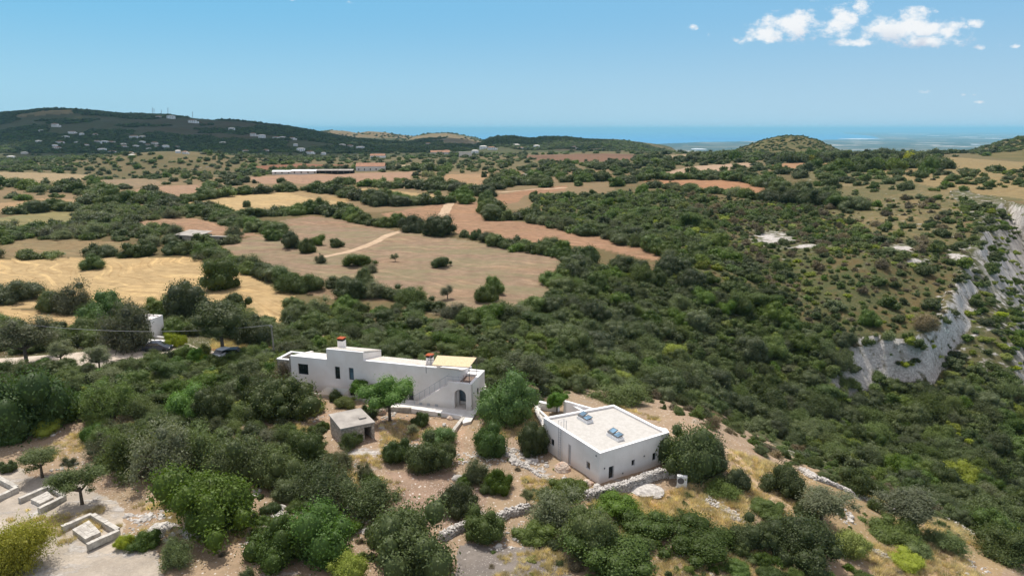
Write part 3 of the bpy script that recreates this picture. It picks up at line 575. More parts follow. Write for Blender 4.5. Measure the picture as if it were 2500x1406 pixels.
# the country behind and beside the viewer
bv = []; bf = []; 
for (x0_, x1_, y0_, y1_, z_) in [(-1600, 1600, -1600, 17, -3.)]: bv += [(x0_, y0_, z_), (x1_, y0_, z_ - 20), (x1_, y1_, z_ - 20), (0, y1_, z_ + 1.5), (x0_, y1_, z_)]; bf += [(0, 1, 3, 3)]
bv = np.array([(-1600, -1600, -4), (0, -1600, -4), (1600, -1600, -60), (-1600, 17, -3), (0, 17, -1.8), (40, 17, -5), (1600, 17, -60), (-1600, 1560, -3), (-17.5, 17.2, -2.2), (17.5, 17.2, -6), (1600, 1560, -80)], float)
bf = [(0, 1, 4, 3), (1, 2, 6, 4), (3, 8, 7, 7), (9, 6, 10, 10)]
bm_ = bpy.data.meshes.new('ground_behind'); bm_.from_pydata([tuple(v) for v in bv], [], [tuple(dict.fromkeys(f)) for f in bf]); bm_.materials.append(M['land'])
for nm_, c_ in (('cov', (*alb(150, 124, 92), 1)), ('msk', (0, .2, .3, 1)), ('msk2', (.6, .1, 0, 1))): at_ = bm_.attributes.new(nm_, 'FLOAT_COLOR', 'POINT'); at_.data.foreach_set('color', np.tile(c_, (len(bv), 1)).astype(np.float32).ravel())
tag(link('ground', bm_), kind='structure', label='dry scrubland behind the viewpoint', cat='ground')
sm = MB(); sm.prism([(-260000, 3000), (260000, 3000), (260000, 230000), (-260000, 230000)], SEA - 40, SEA)
tag(sm.build('sea', M['sea']), kind='structure', label='blue sea along the horizon', cat='sea')

# ---------------------------------------------------------------- cliffs standing along the rim of the gorge
FACE = []
def cliff(path, drops, lean, seed, name, label):
    pts = [np.array(P(a, b, c)[:2]) if c < 100 else np.array(FARP(a, b, c)[:2]) for a, b, c in path]; seg = [np.linalg.norm(pts[i + 1] - pts[i]) for i in range(len(pts) - 1)]; L = sum(seg); ns = int(L / .45); nt_ = 46
    s = np.linspace(0, L, ns); cum = np.r_[0, np.cumsum(seg)]; X = np.interp(s, cum, [p[0] for p in pts]); Y = np.interp(s, cum, [p[1] for p in pts]); dr = np.interp(s, cum, drops) * (.62 + .8 * fbm(s / 6, s * 0 + seed, 3, seed + 1))
    tx = np.gradient(X); ty = np.gradient(Y); l = np.hypot(tx, ty); nx, ny = ty / l, -tx / l
    k = np.ones(9) / 9; nx = np.convolve(np.pad(nx, 4, 'edge'), k, 'valid'); ny = np.convolve(np.pad(ny, 4, 'edge'), k, 'valid')
    nz_ = (fbm(X / 9, Y / 9, 3, 5) - .5) * 6; X = X - nx * nz_; Y = Y - ny * nz_
    base = hgt(X - nx * 1.4, Y - ny * 1.4)
    S, Tt = np.meshgrid(s, np.linspace(0, 1, nt_), indexing='ij'); zt = base[:, None] + .25 - 2.2 * np.abs(fbm(s / 3.5, s * 0 + 7, 3, seed + 3) - .47)[:, None] * (dr[:, None] > 3); D = dr[:, None] * (Tt ** 1.0)
    h = D; led = (fbm(S / 5., h / 1.3 + 40, 4, seed) - .45) * 3.0; big = (fbm(S / 11., h / 9. + 9, 3, seed + 5) - .45) * 7.5; vert = np.abs(fbm(S / 3.2, h / 14., 4, seed + 9) - .47) * 6
    off = -1.6 + lean * Tt * dr[:, None] + np.minimum(Tt * 6, 1) * (led + big - vert + 1.2) * (dr[:, None] / 8.5).clip(.12, 1.1)
    V = np.stack([X[:, None] + nx[:, None] * off, Y[:, None] + ny[:, None] * off, zt - D + (fbm(S / 2.5, S * 0 + 3, 3, seed + 2) - .5)[...] * 1.2 * (1 - Tt)], 2).reshape(-1, 3)
    i = np.arange((ns - 1) * (nt_ - 1)); r = i // (nt_ - 1) * nt_ + i % (nt_ - 1)
    # a back sheet of turf and rock behind the lip gives the slab its depth
    m = mesh_np(name, V, np.stack([r, r + nt_, r + nt_ + 1, r + 1], 1), [M['cliff']], False); o = link(name, m); tag(o, label, 'cliff', kind='structure')
    FACE.extend([(V.reshape(ns, nt_, 3)[int(i), int(j)], float(dr[int(i)])) for i, j in zip(np.random.default_rng(seed).integers(3, ns - 3, ns // 3), np.random.default_rng(seed + 1).choice([4, 8, 14, 22, 30, 38, 44], ns // 3))]); return o
cliff([(2005,826,-11),(2055,817,-10.6),(2100,814,-10.6),(2160,820,-10.6),(2230,814,-10.2),(2275,792,-9.5),(2300,755,-8),(2335,715,-6),(2350,688,-5)], [1., 5.5, 8.5, 8.5, 8.5, 9.5, 9, 8, 3], .22, 3, 'cliff', 'pale grey limestone cliff on the wooded slope right of centre')
cliff([(2340,650,-2.5),(2375,602,-1),(2395,572,0)], [4, 9, 5], .45, 23, 'cliff', 'grey rock buttress on the plateau rim at the right edge')
cliff([(2330,560,0),(2352,535,1),(2335,505,2),(2322,482,3),(2350,474,4),(2410,490,4),(2460,500,4),(2510,512,4),(2700,550,4)], [3, 8, 10, 13, 15, 16, 17, 17, 17], .12, 43, 'cliff', 'shadowed far wall of the gorge at the right edge')
cliff([(300,400,855),(340,396,855),(400,392,860),(460,391,855),(510,394,865),(550,400,860),(590,408,870)], [4, 11, 14, 14, 13, 9, 3], .15, 63, 'cliff', 'far shadowed gorge wall below the village at left')
# ---------------------------------------------------------------- plants
def ico(sub):
    t = (1 + 5 ** .5) / 2
    v = [(-1,t,0),(1,t,0),(-1,-t,0),(1,-t,0),(0,-1,t),(0,1,t),(0,-1,-t),(0,1,-t),(t,0,-1),(t,0,1),(-t,0,-1),(-t,0,1)]
    f = [(0,11,5),(0,5,1),(0,1,7),(0,7,10),(0,10,11),(1,5,9),(5,11,4),(11,10,2),(10,7,6),(7,1,8),(3,9,4),(3,4,2),(3,2,6),(3,6,8),(3,8,9),(4,9,5),(2,4,11),(6,2,10),(8,6,7),(9,8,1)]
    v = [np.array(a) / np.linalg.norm(a) for a in v]
    for _ in range(sub):
        cache = {}; nf = []
        def mid(a, b):
            k = (min(a, b), max(a, b))
            if k not in cache: q = v[a] + v[b]; v.append(q / np.linalg.norm(q)); cache[k] = len(v) - 1
            return cache[k]
        for a, b, c in f:
            x, y, z = mid(a, b), mid(b, c), mid(c, a); nf += [(a, x, z), (b, y, x), (c, z, y), (x, y, z)]
        f = nf
    return np.array(v), np.array(f)
IC1 = ico(1); IC0 = ico(0)
def crown_mesh(kind, seed, nleaf, ls, ncl, lo=0., name='crown'):
    """crown of unit radius and unit height (lo = height of its underside), made of leaf-sized faces on clumps of twigs"""
    r = np.random.default_rng(seed); S = SPEC[kind]; airy = S['airy']; asp = S['asp']
    g = r.normal(size=(ncl, 3)); g /= np.linalg.norm(g, axis=1)[:, None]
    lowcut = -.15 if lo < .12 else -.75
    g[:, 2] = np.where(g[:, 2] < lowcut, -g[:, 2] * .6, g[:, 2])
    rad = r.uniform(.42, .92, ncl) * (1 + .10 * r.normal(size=ncl)); C_ = g * rad[:, None]; n_in = max(2, ncl // 6); C_[:n_in] *= .35
    cr = r.uniform(.17, .40, ncl) * (1. if not airy else .82) * (1 + 2.2 / ncl); cr[:n_in] *= 1.35
    if kind == 'pine': C_[:, :2] *= (1.1 - .75 * np.clip(C_[:, 2:3] * .5 + .5, 0, 1))
    asym = r.uniform(.82, 1.18, 2); C_[:, :2] *= asym
    w = cr ** 2; w /= w.sum(); ci = r.choice(ncl, nleaf, p=w)
    d = r.normal(size=(nleaf, 3)); d[:, 2] += .25; d /= np.linalg.norm(d, axis=1)[:, None]
    rr = cr[ci] * (1 + r.normal(size=nleaf) * (.10 if not airy else .26)) * np.where(r.random(nleaf) < .16, r.uniform(1.1, 1.45, nleaf), 1.)
    p = C_[ci] + d * rr[:, None]
    nrm = d * (.9 if not airy else .45) + r.normal(size=(nleaf, 3)) * .55 + np.array([0, 0, .25]); nrm /= np.linalg.norm(nrm, axis=1)[:, None]
    t = np.cross(nrm, r.normal(size=(nleaf, 3))) if not airy else d + r.normal(size=(nleaf, 3)) * .6; t -= nrm * (t * nrm).sum(1)[:, None]; t /= np.linalg.norm(t, axis=1)[:, None] + 1e-9
    b = np.cross(nrm, t); sz = ls * r.uniform(.6, 1.35, nleaf); a1 = (sz * asp ** .5)[:, None] * t * .62; b1 = (sz / asp ** .5)[:, None] * b * .62
    V = np.stack([p - a1, p - b1 * .9 + a1 * .1, p + a1, p + b1 * .9 + a1 * .1], 1).reshape(-1, 3); Fq = np.arange(nleaf * 4).reshape(-1, 4)
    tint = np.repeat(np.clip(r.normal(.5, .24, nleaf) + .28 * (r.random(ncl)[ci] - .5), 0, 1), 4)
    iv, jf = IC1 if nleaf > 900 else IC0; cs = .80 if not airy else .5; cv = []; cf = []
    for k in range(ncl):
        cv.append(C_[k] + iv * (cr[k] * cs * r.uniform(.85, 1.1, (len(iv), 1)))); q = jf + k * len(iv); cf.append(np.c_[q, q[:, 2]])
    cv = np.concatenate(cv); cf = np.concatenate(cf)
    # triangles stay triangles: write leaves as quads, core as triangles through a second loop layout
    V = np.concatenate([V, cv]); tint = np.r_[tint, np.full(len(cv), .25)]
    z = V[:, 2]; zmin = -1 if lo > .12 else -.25; V[:, 2] = lo + (1 - lo) * np.clip((z - zmin) / (1.12 - zmin), -.02, 2); 
    me = bpy.data.meshes.new(name); me.vertices.add(len(V)); me.vertices.foreach_set('co', V.astype(np.float32).ravel())
    tri = cf[:, :3] + nleaf * 4; lv = np.r_[Fq.ravel(), tri.ravel()]; me.loops.add(len(lv)); me.loops.foreach_set('vertex_index', lv.astype(np.int32))
    st = np.r_[np.arange(nleaf) * 4, nleaf * 4 + np.arange(len(tri)) * 3]; me.polygons.add(len(st)); me.polygons.foreach_set('loop_start', st.astype(np.int32))
    me.materials.append(S['mat']); me.update(calc_edges=True); at = me.attributes.new('tint', 'FLOAT', 'POINT'); at.data.foreach_set('value', tint.astype(np.float32))
    return me, np.c_[C_[:, :2], lo + (1 - lo) * np.clip((C_[:, 2] - zmin) / (1.12 - zmin), 0, 1)]
def trunk_mesh(cl, seed, multi=1, thick=.07, name='trunk', h0=0.):
    r = np.random.default_rng(seed); mb = MB(); order = np.argsort(-np.linalg.norm(cl[:, :2], axis=1) * r.random(len(cl)))[:7]
    for k in range(multi):
        o = r.uniform(-.12, .12, 2) * (multi > 1); top = np.array([o[0] * 2.5, o[1] * 2.5, .42])
        mb.tube([(o[0], o[1], h0 - .06), (o[0] * 1.4 + r.uniform(-.03, .03), o[1] * 1.4, .2), top], [thick * 1.25, thick, thick * .75], 7)
        for i in order[k::multi] if multi > 1 else order:
            c = cl[i]; s = top * .9 + np.array([0, 0, -.05]); mb.tube([s, s * .5 + c * .5 + r.uniform(-.05, .05, 3), c], [thick * .55, thick * .33, thick * .14], 5, False)
    m = bpy.data.meshes.new(name); m.from_pydata(mb.v, [], mb.f); m.materials.append(M['bark']); m.polygons.foreach_set('use_smooth', [True] * len(m.polygons)); m.update(); return m
HI, MID, LO = {}, {}, {}
for i_, k_ in enumerate(SPEC):
    a_ = SPEC[k_]['airy']; lo_ = .30 if k_ in ('fig',) else .0
    HI[k_] = []
    for v_ in range(4 if k_ in ('oak', 'mastic', 'wild') else 3):
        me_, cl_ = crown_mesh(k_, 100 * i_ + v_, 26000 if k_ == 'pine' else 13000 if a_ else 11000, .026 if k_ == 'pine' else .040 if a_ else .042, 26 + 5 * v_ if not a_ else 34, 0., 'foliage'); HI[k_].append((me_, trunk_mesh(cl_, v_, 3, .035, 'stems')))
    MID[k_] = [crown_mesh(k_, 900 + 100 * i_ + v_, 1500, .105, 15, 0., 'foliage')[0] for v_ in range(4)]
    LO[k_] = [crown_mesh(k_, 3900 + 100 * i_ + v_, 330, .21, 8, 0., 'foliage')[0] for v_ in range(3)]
TREE = {k_: [] for k_ in ('oak', 'olive', 'fig', 'pine', 'wild')}        # clear-stemmed trees: crown lifted off the ground
for i_, k_ in enumerate(TREE):
    for v_ in range(2):
        me_, cl_ = crown_mesh(k_, 7000 + 10 * i_ + v_, 11000, .044, 26, .24, 'crown'); TREE[k_].append((me_, trunk_mesh(cl_, v_ + 5, 1, .06)))
OCC = []                                     # occupied circles x, y, r
def put_plant(kind, x, y, R, Hh, name, label, group=None, tree=False, lod=None, z=None, seed=None):
    S = SPEC[kind]; sd = seed if seed is not None else int(rng.integers(1 << 30)); rz = (sd % 628) / 100.; z = Z(x, y) if z is None else z
    cat = 'tree' if (S['tree'] or tree) else 'shrub'
    OCC.append((x, y, R)); dist = math.hypot(x, y)
    if lod is None: lod = 0 if R / dist * 683 > 9 else 1
    if lod == 0:
        cr_, tr_ = (TREE[kind] if tree and kind in TREE else HI[kind])[sd % len(TREE[kind] if tree and kind in TREE else HI[kind])]
        e = empty(name, (x, y, z - .05), label, cat, group, rz)
        for m_, n_ in ((cr_, 'crown' if tree else 'foliage'), (tr_, 'trunk' if tree else 'stems')):
            o = link(n_, m_, e); o.scale = (R, R, Hh)
        return e
    m_ = MID[kind][sd % 4] if lod == 1 else LO[kind][sd % 3]
    o = link(name, m_, None, (x, y, z - .1)); o.scale = (R, R, Hh); o.rotation_euler = (0, 0, rz); return tag(o, label, cat, group)
def by_pixel(cx, by, w, h, trunk=0., nopush=False):        # crown box in the photograph -> ground point, radius, height
    g = T(cx, by); d = math.sqrt(g[0] ** 2 + g[1] ** 2 + (CAMH - g[2]) ** 2); dep = math.atan2(CAMH - g[2], math.hypot(g[0], g[1])); R = w / 2 * d / F
    if not trunk and not nopush: k = (g[1] + R * .8) / g[1]; g = np.array([g[0] * k, g[1] * k, 0]); g[2] = Z(g[0], g[1]); d *= k; R *= k
    Hh = (h * d / F - (0 if trunk else .85 * R * math.sin(dep))) / math.cos(dep) * (1.06 if by < 1350 else .92)
    if trunk: Hh -= R * math.sin(dep) * .55 / math.cos(dep)
    return g, R, max(Hh, .75 * R)
# the plants one can tell apart: kind, centre x, lowest y, width, height in photo pixels, own stem showing?, label
HAND = [
('fig',75,1085,165,150,0,'broad leafy bright green tree at the left edge above the pale stone ground'),
('mastic',177,1030,58,38,0,'small dark green domed shrub beside the big leafy tree at the left edge'),
('spurge',112,1068,58,36,0,'yellow-green ragged shrub in the dry grass right of the big leafy tree'),
('fig',227,1084,52,42,0,'small leafy green shrub alone on dry grass above the long pale rock strip'),
('wild',279,1040,108,92,0,'grey-green bushy wild olive just above the long pale rock strip'),
('wild',346,1034,72,58,0,'soft mid-green bush right of the grey-green wild olive above the rock strip'),
('fig',454,1036,104,84,0,'bright leafy green shrub mass in the thicket left of the long white house'),
('oak',520,1040,92,92,0,'dark upright oak in the thicket left of the long white house'),
('oak',697,1040,150,112,0,'dark rounded oak nearest the lower windows of the long white house'),
('oak',632,1000,90,90,0,'dark oak behind the thicket, just below the left end of the long white house'),
('wild',104,1164,84,68,1,'feathery green shrub leaning over the middle block enclosure'),
('mastic',24,1157,34,27,0,'tiny bright green shrub at the left edge above the stone enclosures'),
('olive',169,1150,30,44,1,'thin sapling with dark stem between two feathery shrubs'),
('wild',201,1230,102,88,1,'feathery green tree with forked stems behind the middle stone enclosure'),
('wild',324,1178,130,112,0,'grey-green olive left of the largest olive clump at lower left'),
('olive',398,1188,136,150,0,'tall grey-green olive in the middle of the clump above the loose stones'),
('wild',506,1158,122,110,0,'soft green wild olive between the tall olive and the dark oak'),
('oak',600,1198,132,158,0,'tallest dark oak in the clump below the stone shed'),
('oak',688,1202,116,132,0,'mid-green oak right of the tallest dark oak below the stone shed'),
('oak',752,1160,98,112,0,'grey-green oak just left of the path below the stone shed'),
('mastic',460,1248,84,62,0,'green domed shrub attached to the huge round shrub at lower left'),
('mastic',522,1340,190,160,0,'huge round bright green shrub at lower left'),
('mastic',360,1350,68,46,0,'small bright green dome beside a dry grass tussock'),
('wild',434,1402,76,76,0,'grey-green shrub at the bottom edge left of the huge round shrub'),
('spurge',305,1347,40,46,0,'straw-green tussock beside the small bright green dome'),
('wild',790,1246,145,108,0,'loose feathery bush above the leafy tree at bottom centre-left'),
('wild',906,1282,150,98,0,'spreading feathery bush with bare twigs at its lower edge'),
('fig',800,1398,170,160,0,'large leafy green tree near the bottom left of centre'),
('mastic',684,1402,134,124,0,'low green shrub mass left of the large leafy tree at the bottom'),
('oak',1005,1440,205,190,0,'large grey-green oak cut by the bottom edge, left of centre'),
('spurge',852,1440,95,92,0,'bright lime shrub at the bottom edge beside the large grey-green oak'),
('olive',835,1158,62,84,0,'slim grey-green bush under the shed, left of the rocky path'),
('olive',891,1182,52,94,0,'narrow upright olive beside the rocky path'),
('mastic',716,1202,50,56,0,'small dark shrub left of the feathery bush below the oaks'),
('mastic',906,1192,46,34,0,'low dark shrub at the foot of the narrow upright olive'),
('mastic',968,1138,80,64,0,'bright green round shrub left of the grey oak in the middle of the yard'),
('fig',1070,1098,88,58,0,'leafy green bush behind the grey oak in the middle of the yard'),
('oak',1055,1164,112,92,0,'grey-green round oak in the middle of the yard'),
('olive',1160,1192,72,78,0,'grey-green bush just right of the bare yard'),
('mastic',1133,1194,46,32,0,'low green shrub at the foot of the bush right of the bare yard'),
('mastic',1220,1209,66,70,0,'upright bright green shrub left of the young olive tree'),
('mastic',1190,1210,38,32,0,'small green shrub tucked left of the upright bright green shrub'),
('oak',1122,1264,90,82,0,'dark glossy shrub at the lower right corner of the bare yard'),
('mastic',1185,1336,108,88,0,'rounded green shrub growing over the gap in the dry-stone wall'),
('olive',1286,1228,34,72,1,'young olive tree with thin bare stem on dry ground'),
('fig',1190,1124,92,112,0,'dark green tree in front of the path between the two houses'),
('fig',1240,1050,138,125,0,'big leafy tree between the two white houses'),
('oak',1300,1120,88,104,0,'grey-leaved tree at the left corner of the flat-roofed house'),
('fig',952,1030,118,116,1,'leafy tree with dark trunk in front of the long white house'),
('oak',902,1024,42,42,0,'dark shrub behind the stone shed'),
('wild',853,1092,52,76,0,'feathery bush leaning on the front wall of the stone shed'),
('spurge',845,1000,58,36,0,'yellow-green bush in front of the entrance of the long white house'),
('oak',820,982,34,34,0,'dark little bush before the sloping white canopy'),
('fig',880,975,52,52,1,'small thin-stemmed tree against the middle of the long white wall'),
('mastic',1028,1046,46,40,0,'green shrub below the terrace of the long white house'),
('olive',1008,1066,34,42,1,'thin sapling below the terrace of the long white house'),
('dry',705,946,74,66,0,'grey-brown bush against the stone annexe of the long white house'),
('mastic',797,1050,18,22,0,'little green shrub at the back corner of the stone shed'),
('mastic',877,1080,24,24,0,'little green shrub beside the doorway of the stone shed'),
('mastic',1021,1013,12,10,0,'leftmost of three little round bushes along the terrace edge'),
('mastic',1047,1014,12,10,0,'middle of three little round bushes along the terrace edge'),
('mastic',1076,1018,13,11,0,'rightmost of three little round bushes along the terrace edge'),
('oak',1680,1182,150,165,0,'large dark oak at the right corner of the flat-roofed house'),
('oak',1735,1170,90,110,0,'darker oak leaning against the large one beside the flat-roofed house'),
('oak',1796,1208,62,72,0,'small dark shrub right of the oaks beside the flat-roofed house'),
('wild',1755,1222,84,38,0,'low grey-green shrub under the oaks beside the flat-roofed house'),
('oak',1910,1218,90,80,0,'round grey-green shrub beside the track on the right ridge'),
('olive',2003,1276,124,84,1,'spreading low olive with a bare patch beneath it on the right ridge'),
('mastic',1965,1270,50,40,0,'dark shrub under the left side of the spreading low olive'),
('oak',2022,1176,42,28,0,'small grey bush beside the pale wall on the right ridge'),
('mastic',2090,1212,88,68,0,'leafy green bush behind the pale wall on the right ridge'),
('olive',2212,1302,128,98,1,'airy olive right of the end of the pale wall'),
('wild',2138,1252,36,38,0,'small airy shrub at the end of the pale wall'),
('oak',1836,1358,100,82,0,'grey-green bush near the bottom, below the brown slope'),
('oak',1950,1394,150,122,0,'large dark clump of bush near the bottom right of centre'),
('spurge',2070,1374,88,78,0,'light green bush right of the large dark clump at the bottom'),
('mastic',1875,1272,78,42,0,'dark green shrub in the middle of the right ridge slope'),
('mastic',2168,1332,104,46,0,'low bright green cushion under the airy olive'),
('mastic',2232,1364,72,28,0,'low green cushion near the bottom on the right'),
('wild',2300,1350,84,52,0,'sprawling shrub at the right end of the ridge'),
('wild',2415,1300,112,82,0,'soft green bush on the right edge of the ridge'),
('wild',2455,1384,112,92,0,'grey-green bush in the bottom right corner'),
('mastic',1505,1276,118,60,0,'bright green cushion right of the big olive at bottom centre'),
('mastic',1580,1328,130,70,0,'wide bright green cushion below the brown slope'),
('olive',1657,1302,46,50,0,'small round olive bush right of the wide green cushion'),
('mastic',1700,1384,148,68,0,'dark green cushion at the bottom, right of centre'),
('olive',1360,1312,150,100,0,'broad grey-green olive above the bottom centre'),
('oak',1432,1388,140,135,0,'big grey-green tree at bottom centre'),
('mastic',1386,1222,92,54,0,'dark green shrub just left of the long dry-stone wall'),
('wild',1330,1222,38,34,0,'small grey shrub left of the dark one by the dry-stone wall'),
('mastic',1308,1336,104,48,0,'low bright green shrub left of the big tree at bottom centre'),
('spurge',2212,1398,74,28,0,'light green cushion at the bottom edge on the right'),
('mastic',1790,1410,64,34,0,'low green cushion at the bottom edge, right of centre'),
('mastic',1490,1432,190,66,0,'dark low shrubs along the bottom edge right of the big tree'),
('pine',48,1450,165,150,0,'yellow-green young pine cut by the bottom left corner'),
('fig',1360,1008,54,64,1,'small tree in the walled court behind the flat-roofed house'),
('wild',1510,992,136,64,0,'grey-green shrubs behind the flat-roofed house'),
('oak',1410,958,60,50,0,'dark shrub up the slope behind the flat-roofed house'),
('olive',1285,952,115,95,1,'tall round olive with several stems behind the big leafy tree'),
('oak',540,714,94,76,0,'broad dark tree standing in the stubble field'),
('mastic',222,661,48,35,0,'round bush alone in the stubble field'),
('mastic',878,653,66,35,0,'upper bush of the group in the middle of the brown field'),
('mastic',890,701,52,52,0,'lower bush of the group in the middle of the brown field'),
('olive',906,668,36,27,0,'silvery olive behind the lower bush of the group in the brown field'),
('olive',965,639,20,26,1,'tiny solitary olive tree with bare trunk in the brown field'),
('mastic',1077,655,46,30,0,'single round bush near the middle of the brown field'),
('mastic',1206,722,54,50,0,'taller of two joined round bushes near the lower edge of the brown field'),
('mastic',1183,742,62,48,0,'lower of two joined round bushes near the lower edge of the brown field'),
('olive',1093,730,38,34,1,'silvery small olive near the lower edge of the brown field'),
('olive',784,644,28,32,0,'silvery bush where the dirt track enters the brown field'),
('mastic',822,606,36,24,0,'low bush at the right end of the bush row in the brown field'),
('mastic',750,620,46,42,0,'bush left of the silvery one in the brown field'),
('oak',712,608,48,42,0,'dark bush at the left of the bush row in the brown field'),
('mastic',775,600,34,26,0,'bush at the back of the bush row in the brown field'),
('oak',1008,568,68,50,0,'left of two huge dark trees at the top of the brown field'),
('oak',1073,580,90,54,0,'right of two huge dark trees at the top of the brown field'),
('oak',1134,581,24,24,0,'small conical tree right of the two huge dark trees'),
('mastic',1160,587,30,26,0,'grey-green tree second right of the two huge dark trees'),
('oak',1192,594,52,32,0,'broad tree third right of the two huge dark trees'),
('oak',603,507,22,16,0,'small dark tree alone in the pale gold field'),
('oak',1182,433,16,22,1,'tiny solitary tree in the far tan field'),
('oak',545,868,128,132,1,'tall tree with bare trunk beside the parked cars'),
('spurge',427,846,40,34,1,'lime-green tree with pale stems beside the small white building'),
('oak',455,790,110,92,0,'large dark tree group left of the tall bare-trunked tree'),
('oak',574,760,56,44,0,'dark tree at the edge of the stubble field above the tall tree'),
('oak',620,850,80,78,0,'grey-green tree right of the tall bare-trunked tree'),
('olive',310,868,115,110,0,'round grey-green tree hiding the small white building'),
('fig',260,800,90,70,0,'leafy green tree below the stubble field at left'),
('olive',65,888,110,95,1,'many-stemmed grey-green tree beside the gravel road at the left edge'),
('olive',245,905,60,60,1,'thin many-stemmed tree in front of the gravel road'),
('olive',150,890,55,50,1,'small airy tree in front of the gravel road'),
('olive',188,770,92,66,0,'rounded olive at the lower edge of the stubble field'),
('oak',128,765,62,48,0,'dark bush left of the rounded olive under the stubble field'),
('oak',40,745,95,50,0,'dark bush at the left edge of the stubble field'),
]
for i_, (k_, cx_, by_, w_, h_, tr_, lb_) in enumerate(HAND):
    g_, R_, H_ = by_pixel(cx_, by_, w_, h_, tr_, 'leaning on' in lb_); nm_ = SPEC[k_]['name']
    if k_ == 'fig' and not tr_ and w_ < 60: nm_ = 'leafy_shrub'
    if k_ == 'oak' and w_ < 60: nm_ = 'oak_shrub'
    H_ = min(H_, (2.1 if tr_ else 1.75) * R_) if R_ > .5 else H_
    put_plant(k_, g_[0], g_[1], R_, H_, nm_, lb_, None, bool(tr_), 0 if by_ > 480 else 1, g_[2], 17 * i_ + 3)
NHAND = len(OCC)

# ---------------------------------------------------------------- rows and thickets
GRID = {}
def gadd(x, y, r): GRID.setdefault((int(x // 12), int(y // 12)), []).append((x, y, r))
for c_ in OCC: gadd(*c_)
def free(x, y, r, k):
    n = max(1, int(r // 12) + 1)
    for i in range(int(x // 12) - n, int(x // 12) + n + 1):
        for j in range(int(y // 12) - n, int(y // 12) + n + 1):
            for a, b, c in GRID.get((i, j), ()):
                if (a - x) ** 2 + (b - y) ** 2 < (k * (r + c)) ** 2: return False
    return True
PL = []                                  # scattered plants: kind, x, y, R, H
def add(kind, x, y, R, Hh, k=.62):
    if free(x, y, R, k): gadd(x, y, R); PL.append([kind, x, y, R, Hh]); return True
NOGO = [[(715,935),(945,925),(1180,925),(1200,960),(1180,1050),(1135,1045),(1000,1015),(930,1000),(715,965)], [(1300,960),(1460,975),(1660,1050),(1680,1190),(1470,1235),(1320,1110)],
        [(345,770),(430,820),(430,880),(345,870)], [(-400,866),(330,845),(420,830),(430,856),(320,893),(-400,900)], [(790,1000),(930,1000),(930,1110),(790,1110)], [(440,560),(560,570),(560,600),(440,595)],
        [(1065,490),(1140,490),(1090,545),(1060,545)], [(670,405),(930,405),(930,432),(670,432)]]
def rows(path, size, jit, mix, hk=.85, step=.8):      # hedgerow along a line drawn in photo pixels at its foot
    pts = [T(*p) for p in path]
    for a, b in zip(pts[:-1], pts[1:]):
        L = math.hypot(*(b - a)[:2]); s = 0
        while s < L:
            q = a + (b - a) * s / L; R = rng.uniform(*size); q = q[:2] + rng.normal(size=2) * jit + np.array([0, R * .8])
            add(str(rng.choice([m[0] for m in mix], p=[m[1] for m in mix])), q[0], q[1], R, R * rng.uniform(hk, hk * 1.5), .45); s += R * step * rng.uniform(.8, 1.5)
DK = [('oak', .6), ('mastic', .4)]; GM = [('oak', .35), ('mastic', .35), ('olive', .15), ('wild', .15)]
rows([(1205,603),(1250,612),(1300,620),(1350,628),(1405,640),(1450,640)], (2.6, 4.0), .6, DK, .95)
rows([(1215,600),(1300,612),(1440,632)], (2.4, 3.4), .8, DK, .9)
rows([(585,534),(650,530),(700,528),(760,522),(820,530),(880,548),(940,556),(975,558)], (3.4, 5.2), 1., DK, .9); rows([(700,520),(780,517),(870,528)], (3.5, 5), 1.5, DK, .9)
rows([(420,622),(500,634),(545,652),(600,664),(650,682),(700,704),(725,708)], (2.6, 4.0), .8, GM, .9)
rows([(455,512),(505,532),(560,548),(610,560),(655,576),(670,590)], (3.4, 5.), 1.5, GM, .8); rows([(480,505),(560,545),(640,570)], (3, 4.5), 2.5, GM, .8)
rows([(480,492),(520,484),(560,477),(640,474),(700,468),(755,466)], (4., 6.), 2., DK, .8)
rows([(760,470),(800,472),(840,478),(875,492),(930,504),(980,505),(1030,502),(1070,500),(1120,490)], (4., 6.5), 1.5, DK, .85); rows([(870,486),(930,496),(1060,494)], (4., 6), 3, DK, .85)
rows([(830,452),(900,458),(960,462),(1010,462)], (4., 6.), 1.5, DK, .85); rows([(1020,462),(1060,466),(1100,468),(1150,478),(1190,484)], (5., 7.5), 2, DK, .9); rows([(1040,458),(1130,464)], (5, 7), 3, DK, .9)
rows([(1195,465),(1245,452),(1250,440),(1240,428)], (4, 6), 2, DK, .9)
rows([(1200,540),(1225,540),(1260,538),(1303,536)], (3.5, 5.5), 1., DK, .95); rows([(1150,500),(1190,505),(1210,530)], (4, 5.5), 1.5, DK, .95)
rows([(1310,548),(1360,556),(1420,572),(1480,584),(1540,600),(1600,618),(1640,640)], (2.8, 4.4), 1.2, GM, .9); rows([(1310,540),(1400,562),(1500,580),(1620,620)], (2.8, 4.4), 2., GM, .9)
rows([(1545,445),(1600,440),(1680,438),(1760,440),(1830,445),(1890,452)], (4.5, 6.5), 2, DK, .85); rows([(1560,432),(1650,436),(1750,436)], (4.5, 6.5), 3, DK, .85)
rows([(1600,460),(1680,468),(1740,474),(1800,480),(1860,492)], (3.5, 5.5), 2, GM, .8); rows([(1865,456),(1920,466),(1960,480),(2040,486)], (5, 7), 3, DK, .85)
rows([(1900,492),(1940,500),(1990,502),(2040,508),(2100,515)], (4.5, 6.5), 2, DK, .9); rows([(1950,488),(2060,498)], (5, 7), 3, DK, .9)
rows([(1350,700),(1380,680),(1410,650),(1440,640)], (3., 4.4), 1, DK, .95); rows([(870,722),(930,732),(990,745),(1050,765),(1120,785),(1200,790),(1270,785),(1320,765),(1345,740)], (2.2, 3.6), 1.2, GM, .9)
